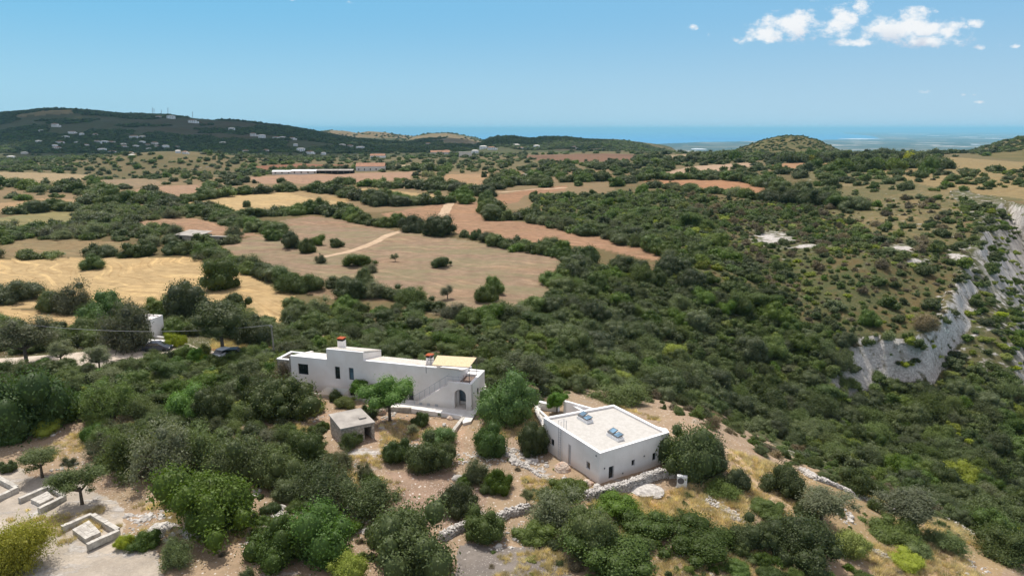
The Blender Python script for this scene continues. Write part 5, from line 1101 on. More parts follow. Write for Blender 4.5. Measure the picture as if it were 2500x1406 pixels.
mb.build('deck', M['deck'], house)
mb = MB(); mb.obox(Bp, dd, nn, (.4, 3.95, zD - .04), (sX, 4.97, zD + .32)); mb.build('bench', M['plaster_bright'], house)
g = MB(); g.obox(Bp, dd, nn, (as0 - .1, 1.62, .5), (as1 - .05, 1.69, 2.5)); gl = g.build('glass_door', M['frame'], house); g = MB(); g.obox(Bp, dd, nn, (as0 + .02, 1.59, .62), (as1 - .22, 1.615, 2.4)); g.build('pane', M['glass_blue'], gl)
# stair up the front
top_s = sX; n_st = 19; s_bot = plane_hit(1012, 981, Bp, dd)[0]; st_ = (s_bot - top_s) / n_st; mb = MB()
for i in range(n_st):
    z1 = zD - (i + .3) * zD / n_st; mb.obox(Bp, dd, nn, (top_s + i * st_ + .003, 0, -1.), (top_s + (i + 1) * st_, 1.147, z1))
mb.build('stair', M['plaster'], house)
mb = MB(); rail = [(sX + .1, zP + .78), (top_s, zP + .78), (s_bot + .3, .95)]; q3 = lambda s, v, z: Bp + dd * s + nn * v + V3(0, 0, z)
mb.tube([q3(1.2, .1, zP + .78), q3(sX + .1, .1, zP + .78), q3(s_bot + .2, .08, 1.)], .035, 5); mb.tube([q3(sX + .1, .1, zP + .78), q3(sX + .1, 1.1, zP + .78)], .02, 5); mb.tube([q3(1.2, .1, zP + .42), q3(sX + .1, .1, zP + .42)], .012, 4)
for i in range(7):
    f = i / 6; s = top_s + .3 + (s_bot - top_s - .3) * f; zt = zP + .78 - (zP + .78 - 1.) * (s - sX) / (s_bot + .2 - sX); mb.tube([q3(s, -.015, zt - 1.12), q3(s, .07, zt)], .028, 5)
mb.tube([q3(1.2, .1, zP), q3(1.2, .1, zP + .78)], .018, 5); mb.tube([q3(2.5, .1, zP), q3(2.5, .1, zP + .78)], .018, 5); mb.build('handrail', M['metal_grey'], house)
# chimneys
def chimney(px, py, z, w_, h_, v0):
    c = O1 + dd * s_at(px, py, z) + nn * v0; c = V3(c[0], c[1], z); m = MB(); m.obox(c, dd, nn, (-w_ / 2, -w_ / 2, -.4), (w_ / 2, w_ / 2, h_)); ch = m.build('chimney', M['plaster'], house)
    m = MB(); m.obox(c, dd, nn, (-w_ / 2 + .03, -w_ / 2 + .03, h_ + .003), (w_ / 2 - .03, w_ / 2 - .03, h_ + .28)); m.build('dark_flue_block', M['dark'], ch)  # black block in place of the shade inside the open flue
    m = MB(); m.obox(c, dd, nn, (-w_ / 2 - .05, -w_ / 2 - .05, h_ + .283), (w_ / 2 + .05, w_ / 2 + .05, h_ + .40)); m.build('chimney_cap', M['brick_red'], ch)
chimney(822, 854, zT - .4, .85, .95, 2.6); chimney(1049, 890, zM - .4, .8, 1.0, 2.2)
# pergola with reed mat over the roof terrace
zg = 5.75; PG = [P(1067.6, 868, zg + .15), P(1163.6, 873.5, zg + .15), P(1145.6, 897, zg), P(1040, 890.5, zg)]
pg = MB(); PGm = [PG[0], PG[1], PG[2], PG[3] * .86 + PG[2] * .14]; PGm[0] = PG[0]
pg.add([p + V3(0, 0, .05) for p in PGm] + [p + V3(0, 0, .02) for p in PGm], [(3, 2, 1, 0), (4, 5, 6, 7), (0, 1, 5, 4), (1, 2, 6, 5), (2, 3, 7, 6), (3, 0, 4, 7)]); per = pg.build('reed_awning', M['reed'], house)
fr = MB(); L3 = PG[3] - (PG[2] - PG[3]) * .0; LB = PG[0] + (PG[3] - PG[2]) * .16
for a, b in ((L3, PG[2]), (LB, PG[1]), (L3, LB), (PG[2], PG[1]), (PG[3] * .5 + LB * .5, PG[2] * .5 + PG[1] * .5)): fr.tube([a, b], .035, 5)
for p in (PG[2], PG[1]): fr.tube([p, V3(p[0], p[1], zD)], .04, 6)
for p in (L3, LB): fr.tube([p, V3(p[0], p[1], zM - .2)], .04, 6)
fr.build('pergola_frame', M['metal'], house)
for k, (px, py) in enumerate([(1118, 902)]): pass
# sloping white canopy over the side entrance
cz = [1.25, 1.25, .35, .35]; cp = [P(798, 944, 1.35), P(849.6, 948.6, 1.35), P(836, 964, .35), P(778, 959, .35)]
m = MB(); m.add([p + V3(0, 0, .0) for p in cp] + [p + V3(0, 0, -.14) for p in cp] , [(3, 2, 1, 0), (4, 5, 6, 7), (0, 1, 5, 4), (1, 2, 6, 5), (2, 3, 7, 6), (3, 0, 4, 7)]); m.build('entrance_canopy', M['plaster_bright'], house)
m = MB(); m.add([cp[1] + V3(0, 0, -.145), cp[2] + V3(0, 0, -.145), V3(cp[2][0], cp[2][1], -1.), V3(cp[1][0], cp[1][1], -1.)], [(0, 1, 2, 3)]); 
q = cp[1] - dd * -.2; m.add([cp[1] + dd * .2 + V3(0, 0, -.145), cp[2] + dd * .2 + V3(0, 0, -.145), V3(*(cp[2] + dd * .2)[:2], -1.), V3(*(cp[1] + dd * .2)[:2], -1.)], [(3, 2, 1, 0)]); m.build('entrance_cheek', M['plaster'], house)
# small low annexe with white copings left of the house
ax = [P(676, 893, 2.6), P(712, 889, 2.9), P(712, 899, 2.6), P(676, 896, 2.4)]
m = MB(); e0 = O1 + dd * sL; m.obox(e0, dd, nn, (.003, 1.2, -1.6), (3.0, 1.5, 3.3)); m.obox(e0, dd, nn, (2.7, 1.503, -1.6), (3.0, 4.6, 3.3)); m.build('annexe_wall', M['shed_stone'], house)
m = MB(); m.obox(e0, dd, nn, (.003, 1.15, 3.303), (3.05, 1.55, 3.42)); m.obox(e0, dd, nn, (2.65, 1.553, 3.303), (3.05, 4.65, 3.42)); m.obox(e0, dd, nn, (.003, 4.3, 3.303), (2.64, 4.65, 3.42)); m.build('annexe_coping', M['plaster_bright'], house)
m = MB(); m.obox(O1, dd, nn, (sL - .02, -.05, -1.2), (sL + .16, .6, zL - .05)); m.build('stone_quoins', M['stonework'], house)
m = MB(); m.obox(Bp, dd, nn, (-.12, 2.2, 1.5), (-.003, 2.45, 2.2)); m.build('wall_lamp', M['metal'], house)
m = MB(); 
for t_ in (4.6, 5.7, 6.8): m.obox(Bp, dd, nn, (t_, -.05, .06), (t_ + .42, -.003, .36))
m.build('vent', M['metal_grey'], house)
# terrace of pale paving and its kerb wall
def zat(l, z): return [P(a, b, z)[:2] for a, b in l]
ter = empty('terrace', P(1100, 1008, 0), 'pale paved terrace along the foot of the long white house', 'terrace')
m = MB(); m.prism(zat([(735,957),(777,962),(877,971),(933,994),(1010,997),(1077,1006),(1128,1015),(1130,1033),(1150,1028),(1176,985),(1188,940),(1176,925),(1152,985),(1100,985),(850,965)], .04), -.5, .04); m.build('paving', M['paving'], ter)
m = MB(); kw = zat([(1004, 994), (1073, 1004), (1128, 1013)], .32)
for a, b in zip(kw[:-1], kw[1:]):
    a = np.array(a); b = np.array(b); t = (b - a) / np.linalg.norm(b - a); nrm_ = np.array([-t[1], t[0]]); m.prism([a, b, b + nrm_ * .35, a + nrm_ * .35], -1.2, .17)
m.build('kerb_wall', M['plaster_bright'], ter)
m = MB(); kw = zat([(1128, 1016), (1100, 1052)], .1); a, b = np.array(kw[0]), np.array(kw[1]); t = (b - a) / np.linalg.norm(b - a); nr = np.array([-t[1], t[0]]); m.prism([a, b, b + nr * .4, a + nr * .4], -1.6, .1)
tag(m.build('garden_wall', M['ashlar']), 'short thick stone garden wall running down from the terrace corner', 'wall')
m = MB(); kw = [np.array(p) for p in zat([(735, 955), (780, 962), (880, 972), (935, 995), (1003, 997)], .15)]
for a, b in zip(kw[:-1], kw[1:]): t = (b - a) / np.linalg.norm(b - a); nr = np.array([-t[1], t[0]]); m.prism([a, b, b + nr * .3, a + nr * .3], -1.2, .16 + .004 * len(m.f))
tag(m.build('low_wall', M['ashlar']), 'low pale wall in front of the sloping white canopy', 'wall')
def chair(x, y, z, rz, mat, label):
    c, s = math.cos(rz), math.sin(rz); e = empty('folding_chair', (x, y, z), label, 'chair'); X = V3(c, s, 0); Y = V3(-s, c, 0); o_ = V3(x, y, z)
    m = MB(); m.obox(o_, X, Y, (-.25, -.25, .42), (.25, .25, .46)); m.build('seat', mat, e); m = MB(); m.add([o_ + X * a + Y * b + V3(0, 0, h) for a, b, h in ((-.25, .25, .46), (.25, .25, .46), (.25, .42, 1.0), (-.25, .42, 1.0), (-.25, .29, .46), (.25, .29, .46), (.25, .46, 1.0), (-.25, .46, 1.0))], [(0, 1, 2, 3), (7, 6, 5, 4), (0, 4, 5, 1), (2, 6, 7, 3), (1, 5, 6, 2), (3, 7, 4, 0)]); m.build('backrest', mat, e)
    for a, b in ((-.22, -.22), (.22, -.22), (-.22, .22), (.22, .22)): m = MB(); m.tube([o_ + X * a + Y * b, o_ + X * a + Y * b + V3(0, 0, .42)], .02, 5); m.build('leg', M['metal'], e)
q = Bp + dd * 2.4 + nn * 2.9; chair(q[0], q[1], zD, 2.2, M['roof_cream'], 'pale deck chair on the roof terrace near the long wall end')
q = Bp + dd * -.75 + nn * 3.4; chair(q[0], q[1], .04, 1.9, M['metal'], 'dark chair by the end wall of the long white house')
# ---------------------------------------------------------------- flat-roofed house
zr = 3.22; Fc = P(1465, 1107, zr); Lc = P(1327, 1020, zr); Bc = P(1498, 988.5, zr); Rc = P(1632, 1056, zr)
ctr = (Fc + Lc + Bc + Rc) / 4; h2 = empty('flat_roofed_house', (ctr[0], ctr[1], 0), 'square flat-roofed white house with two skylights and a wall ladder', 'house')
up = V3(0, 0, 1)
def wall2(p, q, px_wins, name='wall'):
    ax_ = (q - p); L = math.hypot(ax_[0], ax_[1]); ax_ = ax_ / L; nin = V3(-ax_[1], ax_[0], 0); 
    if nin @ (ctr - p) < 0: nin = -nin
    o_ = V3(p[0], p[1], 0); hs = [win(*w_, o=o_, ax=ax_) for w_ in px_wins]; return o_, ax_, nin, L, hs
mb = MB(); holes = []
o_, ax_, nin, L, hs = wall2(Fc, Lc, [(1344, 1071, 1353, 1088), (1387, 1085, 1394, 1127), (1431, 1127, 1440.5, 1145)]); hs[1][2] = -.25; mb.wall(o_, ax_, nin, .3, 0, L, -2., [(0, zr)], hs); holes.append((o_, ax_, nin, hs, [M['glass'], M['metal_grey'], M['glass']], ['window', 'door', 'window']))
o_, ax_, nin, L, hs = wall2(Fc, Rc, [(1486, 1138, 1498.5, 1174), (1542, 1122, 1550, 1137), (1593, 1105, 1602.5, 1123.5)]); hs[0][2] = 0.; mb.wall(o_, ax_, nin, .3, .303, L, -2., [(0, zr)], hs); holes.append((o_, ax_, nin, hs, [M['glass']] * 3, ['door', 'window', 'window']))
mb2 = MB()
for p, q in ((Lc, Bc), (Bc, Rc)): o_, ax_, nin, L, hs = wall2(p, q, []); mb.wall(o_, ax_, nin, .3, .3, L - .3, -2., [(0, zr)], [])
def inset(t): 
    out = []; pts = [Fc, Rc, Bc, Lc]
    for i in range(4):
        a, b, c = pts[i - 1], pts[i], pts[(i + 1) % 4]; u1 = (a - b) / np.linalg.norm(a - b); u2 = (c - b) / np.linalg.norm(c - b); out.append(b + (u1 + u2) * t / abs(np.cross(u1[:2], u2[:2])))
    return out
mb.build('wall', M['plaster'], h2)
def lip():
    m = MB(); o4 = inset(-.03); i4 = inset(.32)
    for i in range(4):
        j = (i + 1) % 4; m.add([o4[i] + up * .005, o4[j] + up * .005, i4[j] + up * .005, i4[i] + up * .005, o4[i] + up * .05, o4[j] + up * .05, i4[j] + up * .05, i4[i] + up * .05], [(3, 2, 1, 0), (4, 5, 6, 7), (0, 1, 5, 4), (2, 3, 7, 6)])
    m.build('parapet_cap', M['plaster_bright'], h2)
lip(); m = MB(); r4 = inset(.29); m.prism([p[:2] for p in r4], 2.6, 3.04); m.build('roof', M['gravel_roof'], h2)
for o_, ax_, nin, hs, mats, nms in holes:
    for hq, gm, nm in zip(hs, mats, nms):
        s0, s1, z0, z1 = hq; f = MB(); t = .05
        for a, b in (((s0, .12, z0), (s0 + t, .19, z1)), ((s1 - t, .12, z0), (s1, .19, z1)), ((s0 + t, .12, z0), (s1 - t, .19, z0 + t)), ((s0 + t, .12, z1 - t), (s1 - t, .19, z1))): f.obox(o_, ax_, nin, a, b)
        fr = f.build(nm, M['metal_grey'], h2); f = MB(); f.obox(o_, ax_, nin, (s0 + t, .14, z0 + t), (s1 - t, .17, z1 - t)); f.build('pane' if gm is M['glass'] else 'door_leaf', gm, fr)
u_ = (Fc - Lc) / np.linalg.norm(Fc - Lc); v_ = V3(-u_[1], u_[0], 0)
for px, py, lb in ((1428, 1026, 'open twin-pane skylight nearest the back corner'), (1502, 1068, 'open twin-pane skylight nearest the front of the roof')):
    c = P(px, py, 3.04); m = MB(); m.obox(c, u_, v_, (-.95, -.45, .003), (.95, .45, .30)); sk = m.build('skylight', M['plaster_bright'], h2); sk['label'] = lb
    for s_ in (-.47, .47):
        m = MB(); lo, hi = .42, .58 + (.12 if s_ < 0 else 0)
        m.add([c + u_ * (s_ + a) + v_ * b + up * z for a, b, z in ((-.42, -.42, lo), (.42, -.42, lo), (.42, .42, hi), (-.42, .42, hi), (-.42, -.42, lo + .06), (.42, -.42, lo + .06), (.42, .42, hi + .06), (-.42, .42, hi + .06))], [(0, 3, 2, 1), (4, 5, 6, 7), (0, 1, 5, 4), (1, 2, 6, 5), (2, 3, 7, 6), (3, 0, 4, 7)]); m.build('sash', M['frame'], sk)
        m = MB(); m.add([c + u_ * (s_ + a) + v_ * b + up * z for a, b, z in ((-.35, -.35, lo + .08), (.35, -.35, lo + .08), (.35, .35, hi + .05), (-.35, .35, hi + .05))], [(0, 1, 2, 3)]); m.build('pane', M['skyglass'], sk)
        m = MB(); m.obox(c, u_, v_, (s_ - .38, -.38, .303), (s_ + .38, .38, lo - .02)); m.build('upstand', M['plaster'], sk)
o_, ax_, nin = holes[0][:3]; s_l = plane_hit(1370, 1060, o_, ax_)[0]; m = MB()
for d in (-.22, .22): m.tube([o_ + ax_ * (s_l + d) - nin * .2 + up * z for z in (-.7, 3.2, 4.2)] + [o_ + ax_ * (s_l + d) + nin * .5 + up * 4.2, o_ + ax_ * (s_l + d) + nin * .5 + up * 3.], .035, 5)
for i in range(14): m.tube([o_ + ax_ * (s_l - .22) - nin * .2 + up * (-.5 + i * .28), o_ + ax_ * (s_l + .22) - nin * .2 + up * (-.5 + i * .28)], .025, 5)
m.build('ladder', M['metal_grey'], h2)
for px, py, hk in ((1456, 1112, 0), (1475.5, 1142.5, 1), (1572.5, 1112.5, 1), (1520, 1154.5, 1)):
    o_, ax_, nin = holes[hk][:3]; s, z = plane_hit(px, py, o_, ax_); m = MB(); m.obox(o_, ax_, nin, (s - .06, -.07, z - .07), (s + .06, -.003, z + .07)); m.build('wall_light', M['metal'], h2)
# court walls and path between the houses
cw = empty('court_walls', P(1370, 985, 0), 'low angular white walls enclosing a small planted court behind the flat-roofed house', 'wall')
def lowwall(pts, w_, zt, zb, mat, par, name='wall_run'):
    m = MB(); pts = [np.array(P(a, b, zt)[:2]) for a, b in pts]
    for k, (a, b) in enumerate(zip(pts[:-1], pts[1:])): t = (b - a) / np.linalg.norm(b - a); nr = np.array([-t[1], t[0]]); m.prism([a, b, b + nr * w_, a + nr * w_], zb, zt + .004 * k)
    return m.build(name, mat, par)
lowwall([(1314, 981), (1362, 992)], .55, .7, -1., M['plaster_bright'], cw); lowwall([(1376, 978), (1428, 1007)], .35, 1.9, -1., M['plaster_bright'], cw); lowwall([(1383, 980), (1450, 999)], .3, 2.2, -1., M['plaster_bright'], cw); lowwall([(1317, 1003), (1335, 1020)], .3, .35, -1., M['plaster_bright'], cw)
m = MB(); m.prism(zat([(1303,976),(1318,974),(1320,1000),(1345,1030),(1325,1040),(1306,1005)], .03), -.6, .03); m.build('paved_path', M['paving'], cw)
m = MB(); m.prism([p[:2] for p in (P(1590, 1037, 2.4), P(1628, 1046, 2.4), P(1634, 1055, 2.4), P(1612, 1050, 2.4))], -2, 2.4); m.build('wing_wall', M['plaster_bright'], h2)
acp = T(1664, 1190); ac_ = empty('heat_pump', acp, 'grey-white heat pump unit standing by the end of the dry-stone wall', 'heat pump'); m = MB(); m.box((acp[0], acp[1], acp[2] + .72), (1.0, .42, 1.25), -.25); m.build('casing', M['plastic_white'], ac_)
c, s = math.cos(-.25), math.sin(-.25); X = V3(c, s, 0); Y = V3(-s, c, 0); m = MB(); fc = acp + V3(0, 0, .85) - Y * .225
m.add([fc + X * (-.12 + .34 * math.cos(t)) + up * .34 * math.sin(t) for t in np.linspace(0, 2 * math.pi, 20)[:-1]] , [tuple(range(19))]); m.build('fan_grille', M['metal'], ac_); m = MB(); m.box((acp[0], acp[1], acp[2] + .04), (1.2, .6, .1), -.25); m.build('plinth', M['concrete'], ac_)
# ---------------------------------------------------------------- stone shed
zs = [2.35, 2.35, 1.95, 1.95]; rs = [P(802, 1010.7, 2.3), P(880.5, 995, 2.3), P(916, 1029.7, 2.1), P(831, 1046.5, 2.1)]
sh = empty('stone_shed', (sum(p[0] for p in rs) / 4, sum(p[1] for p in rs) / 4, -.7), 'small old stone shed with sloping grey slab roof and dark doorway', 'shed'); cen = sum(rs) / 4
def slab(dz0, dz1, k): 
    m = MB(); a = [cen + (p - cen) * k for p in rs]; m.add([p + up * dz0 for p in a] + [p + up * dz1 for p in a], [(0, 1, 2, 3), (7, 6, 5, 4), (0, 4, 5, 1), (1, 5, 6, 2), (2, 6, 7, 3), (3, 7, 4, 0)]); return m
slab(-.14, .0, 1.0).build('roof', M['concrete'], sh); w4 = [cen + (p - cen) * .95 for p in rs]; m = MB()
for i in range(4):
    a, b = w4[i], w4[(i + 1) % 4]; L = math.hypot(*(b - a)[:2]); t = V3(*((b - a)[:2] / L), 0); ni = V3(-t[1], t[0], 0); ni = ni if ni @ (cen - a) > 0 else -ni; o_ = V3(a[0], a[1], 0)
    hl = []
    if i == 2:
        d0 = plane_hit(890, 1060, o_, t)[0]; d1 = plane_hit(908, 1060, o_, t)[0]; hl = [(min(d0, d1), max(d0, d1), -1.2, 1.62)]
    m.wall(o_, t, ni, .35, .0 if i % 2 else .353, L if i % 2 else L - .353, -1.6, [(0, min(a[2], b[2]) - .15)], hl)
m.build('wall', M['shed_stone'], sh); m = MB(); m.prism([p[:2] for p in [cen + (q - cen) * .80 for q in rs]], -1.4, -.75); m.build('floor', M['dark'], sh)
c = P(885, 1020, 2.22); t = (rs[1] - rs[0]) / np.linalg.norm(rs[1] - rs[0]); m = MB(); m.obox(c, t, V3(-t[1], t[0], 0), (-.42, -.18, -.02), (.42, .18, .12)); m.build('roof_block', M['concrete'], sh)
# ---------------------------------------------------------------- dry-stone walls: every wall one thing, its stones piled inside one mesh
def drystone(path, w_, h_, label, mat='stonework', st=.24, seed=1, fall=.12):
    r = np.random.default_rng(seed); iv, jf = ico(0); V = []; Fs = []; n = 0; pts = [T(*p) for p in path]; start = pts[0].copy()
    for a, b in zip(pts[:-1], pts[1:]):
        L = math.hypot(*(b - a)[:2]); t = (b - a) / L; nr = V3(-t[1], t[0], 0); rows_ = max(1, int(h_ / (st * .62)))
        for rr in range(rows_):
            for side in np.linspace(-w_ / 2, w_ / 2, max(2, int(w_ / st) + 1)):
                s = r.uniform(0, st)
                while s < L:
                    z = Z(*(a + t * s)[:2]); wob = math.sin(s * .7 + seed) * .12; p = a + t * (s + r.uniform(-.05, .05)) + nr * (side * (1 - .25 * rr / rows_) + wob + r.uniform(-.06, .06)); hh = rr * st * .60
                    if not (rr == rows_ - 1 and r.random() < fall * 2.5) and r.random() > fall * rr / rows_:
                        k = st * r.uniform(.45, .75); q = iv * (1 + r.uniform(-.28, .28, (12, 1))) * [k * 1.25, k, k * .72]; an = r.uniform(0, 6.28); q = np.c_[q[:, 0] * math.cos(an) - q[:, 1] * math.sin(an), q[:, 0] * math.sin(an) + q[:, 1] * math.cos(an), q[:, 2]]
                        V.append(q + [p[0], p[1], z + hh]); Fs.append(jf + n); n += 12
                    s += st * r.uniform(.8, 1.25)
    me = mesh_np('dry_stone_wall', np.concatenate(V), np.concatenate(Fs), [M[mat]]); o = link('dry_stone_wall', me); tag(o, label, 'wall', 'dry-stone walls'); return o
drystone([(1432,1218),(1480,1206),(1530,1192),(1570,1176),(1605,1163),(1658,1160)], .6, 1.05, 'long dry-stone wall running in front of the flat-roofed house', 'rubble', .22, 3, .03)
drystone([(1076,1318),(1105,1300),(1138,1288)], .6, .9, 'short broken piece of dry-stone wall at the bottom of the bare yard', 'rubble', .22, 4); drystone([(1206,1274),(1245,1256),(1290,1244)], .6, .85, 'dry-stone wall piece right of the rounded shrub, toward the young olive', 'rubble', .22, 5)
drystone([(1216,1092),(1262,1126),(1310,1156),(1368,1188)], .5, .35, 'low line of stones slanting down between the two houses', 'rubble', .22, 6); drystone([(1955,1148),(1985,1168),(2020,1178),(2070,1200),(2125,1222)], .8, .6, 'pale crumbling stone wall along the right ridge', 'rubble', .26, 7)
drystone([(1718,1216),(1750,1236),(1780,1252),(1815,1272)], .8, .35, 'collapsed line of pale stones beside the track on the right ridge', 'rubble', .24, 8); drystone([(650,1300),(690,1275),(735,1252)], .5, .4, 'short row of stones right of the huge round shrub', 'rubble', .22, 9)
drystone([(2100,1330),(2140,1345),(2165,1362)], .7, .3, 'short spill of pale stones low on the right ridge', 'rubble', .24, 10)
def boulder(px, py, w_, h_, label, mat='rubble', seed=0):
    g = T(px, py); d = math.sqrt(g[0] ** 2 + g[1] ** 2 + CAMH ** 2); k = w_ / 2 * d / F; v, f = ico(3); r = np.random.default_rng(seed); n = 1 + .5 * (fbm(v[:, 0] * 1.6 + seed, v[:, 1] * 1.6 + v[:, 2] * 1.3, 4, seed) - .47) + .22 * np.round((fbm(v[:, 2] * 3 + seed, v[:, 0] * 1.2 + v[:, 1], 3, seed + 4) - .45) * 4) * .3
    v = v * n[:, None] * [k, k * .75, h_ * d / F * .62]; me = mesh_np('boulder', v, f, [M[mat]]); o = link('boulder', me, None, (g[0], g[1] + k * .4, g[2] + .05)); o.rotation_euler = (0, 0, seed * 1.3); tag(o, label, 'boulder', 'boulders')
boulder(1374, 1152, 40, 30, 'big pinkish boulder beside the ladder wall of the flat-roofed house', 'rubble_red', 2); boulder(1378, 1173, 17, 12, 'small pale boulder below the big pinkish one', 'rubble', 3); boulder(1432, 1186, 32, 16, 'flat reddish boulder at the front corner of the flat-roofed house', 'rubble_red', 5)
boulder(1336, 1092, 24, 22, 'cream boulder half hidden at the left corner of the flat-roofed house', 'rubble', 6); boulder(1458, 1192, 22, 12, 'pale low boulder beside the flat reddish one', 'rubble', 8); boulder(1098, 1024, 18, 12, 'pinkish boulder near the terrace corner', 'rubble_red', 9); boulder(1084, 1040, 14, 9, 'pale boulder left of the short thick garden wall', 'rubble', 11)
boulder(1578, 1208, 84, 15, 'broad bare hump of pale rock in front of the dry-stone wall', 'rubble', 12); boulder(385, 1304, 58, 22, 'white flat rock above the small bright green dome', 'rubble', 13); boulder(1813, 1392, 28, 14, 'pale rock at the bottom edge below the brown slope', 'rubble', 14); boulder(928, 1010, 26, 30, 'reddish rock pile under the leafy dark-trunked tree', 'rubble_red', 15)
boulder(1985, 1166, 26, 14, 'pale boulder at the head of the crumbling wall', 'rubble', 16); boulder(1120, 1172, 30, 14, 'flat pale rock at the top of the bare yard', 'rubble', 17)
# ---------------------------------------------------------------- three low block enclosures
def blocks(m, a, b, w_, h_, r):          # courses of cut stone between two points
    L = math.hypot(*(b - a)[:2]); t = V3(*((b - a)[:2] / L), 0); nr = V3(-t[1], t[0], 0); s = 0
    while s < L - .05:
        l = min(r.uniform(.45, .7), L - s); 
        if L - s - l < .2: l = L - s
        m.obox(a, t, nr, (s + .008, -w_ / 2 + r.uniform(-.015, .015), -.25), (s + l - .008, w_ / 2 + r.uniform(-.015, .015), h_ + r.uniform(-.02, .02))); s += l
def enclosure(c4, pav, label, seed):     # c4: free end, corner, corner, free end on top of the walls
    r = np.random.default_rng(seed); zt = .34; q = [P(a, b, zt) for a, b in c4]; e = empty('block_enclosure', ((q[1][0] + q[2][0]) / 2, (q[1][1] + q[2][1]) / 2, 0), label, 'stone enclosure', 'low stone enclosures')
    zb = Z(q[1][0], q[1][1]); 
    for i in range(3):
        m = MB(); a = V3(q[i][0], q[i][1], 0); b = V3(q[i + 1][0], q[i + 1][1], 0); t = (b - a) / np.linalg.norm(b - a); 
        if i == 1: a = a + t * .22; b = b - t * .22
        blocks(m, a, b, .42, zt, r); m.build('block_wall', M['ashlar'], e)
    p = [P(a, b, .16) for a, b in pav]; m = MB(); n = 4
    for i in range(n):
        for j in range(n):
            f = lambda u, v: (p[0] * (1 - u) + p[1] * u) * (1 - v) + (p[3] * (1 - u) + p[2] * u) * v; g = .012; zz = .16 + r.uniform(-.012, .012); qd = [f((i + g) / n, (j + g) / n), f((i + 1 - g) / n, (j + g) / n), f((i + 1 - g) / n, (j + 1 - g) / n), f((i + g) / n, (j + 1 - g) / n)]; m.prism([x_[:2] for x_ in qd], -.3, zz)
    m.build('slab_floor', M['ashlar'], e)
enclosure([(150,1284),(223,1252),(290,1292),(212,1327)], [(176,1292),(217,1269),(246,1298),(208,1315)], 'nearest of three low U-shaped stone block enclosures, lower left', 1)
enclosure([(46,1215),(120,1184),(158,1208),(94,1240)], [(74,1218),(116,1198),(131,1213),(97,1229)], 'middle of three low U-shaped stone block enclosures, half behind the feathery tree', 2)
enclosure([(-120,1190),(-30,1150),(42,1188),(-45,1228)], [(-80,1194),(-34,1172),(-10,1186),(-55,1208)], 'third stone block enclosure, cut off by the left edge', 3)
# ---------------------------------------------------------------- small white building, pole, wire, cars, farm buildings
sb = P(373, 830, 0); wb = empty('white_outbuilding', (sb[0] - 2, sb[1] + 2, 0), 'small white building with a dark opening among trees at left', 'building'); X = V3(.94, -.2, 0); X /= np.linalg.norm(X); Y = V3(-X[1], X[0], 0)
zb0 = Z(sb[0], sb[1]); m = MB(); o_ = V3(sb[0], sb[1], zb0); m.wall(o_, -X, Y, .35, 0, 3.2, -1, [(0, 3.7)], [(.45, 1.7, .9, 2.9)]); m.obox(o_, -X, Y, (0, .353, -1), (.35, 3.0, 3.7)); m.obox(o_, -X, Y, (.353, 2.7, -1), (3.2, 3.0, 3.7)); m.obox(o_, -X, Y, (.36, .36, 3.2), (3.2, 2.69, 3.45)); m.build('wall', M['plaster'], wb)
m = MB(); m.obox(o_, -X, Y, (.4, .37, .5), (2.1, .5, 3.)); m.build('opening', M['dark'], wb)  # black slab behind the hole stands in for the shade inside
m = MB(); m.obox(o_, X, Y, (.003, 0, -1), (2.8, .3, .75)); m.build('low_wing', M['plaster_bright'], wb)
tb = P(378, 834, .6); m = MB(); m.obox(V3(tb[0], tb[1], zb0), X, Y, (-2.2, -1.2, .55), (1.6, 1.1, .68)); cs = m.build('white_platform', M['plaster_bright']); tag(cs, 'white flat platform beside the small white building', 'platform')
m = MB(); m.obox(V3(tb[0], tb[1], zb0), X, Y, (-2.1, -1.1, -.6), (1.5, 1.0, .547)); m.build('platform_base', M['concrete'], cs)
m = MB(); m.obox(V3(tb[0], tb[1], zb0), X, Y, (-.3, -1.45, .1), (.7, -1.25, .75)); tag(m.build('towel', M['teal']), 'teal cloth hanging at the edge of the white platform', 'cloth')
pb = T(670, 866); pt = V3(pb[0] - .15, pb[1], pb[2] + 5.0); upole = empty('utility_pole', pb, 'leaning concrete utility pole behind the long white house', 'utility pole'); m = MB(); m.tube([pb - V3(0, 0, .3), pt], [.17, .12], 8); m.build('pole', M['pole'], upole); m = MB(); m.tube([pt + V3(-.35, 0, -.25), pt + V3(.3, 0, -.25)], .05, 5); m.build('cross_arm', M['metal_grey'], upole)
we = P(60, 792, 6.); m = MB(); wp = [pt * (1 - t) + we * t - V3(0, 0, 4.4 * t * (1 - t)) for t in np.linspace(0, 1, 26)]; m.tube(wp, .022, 4); tag(m.build('power_line', M['metal_grey']), 'thin overhead wire running left from the utility pole', 'wire')
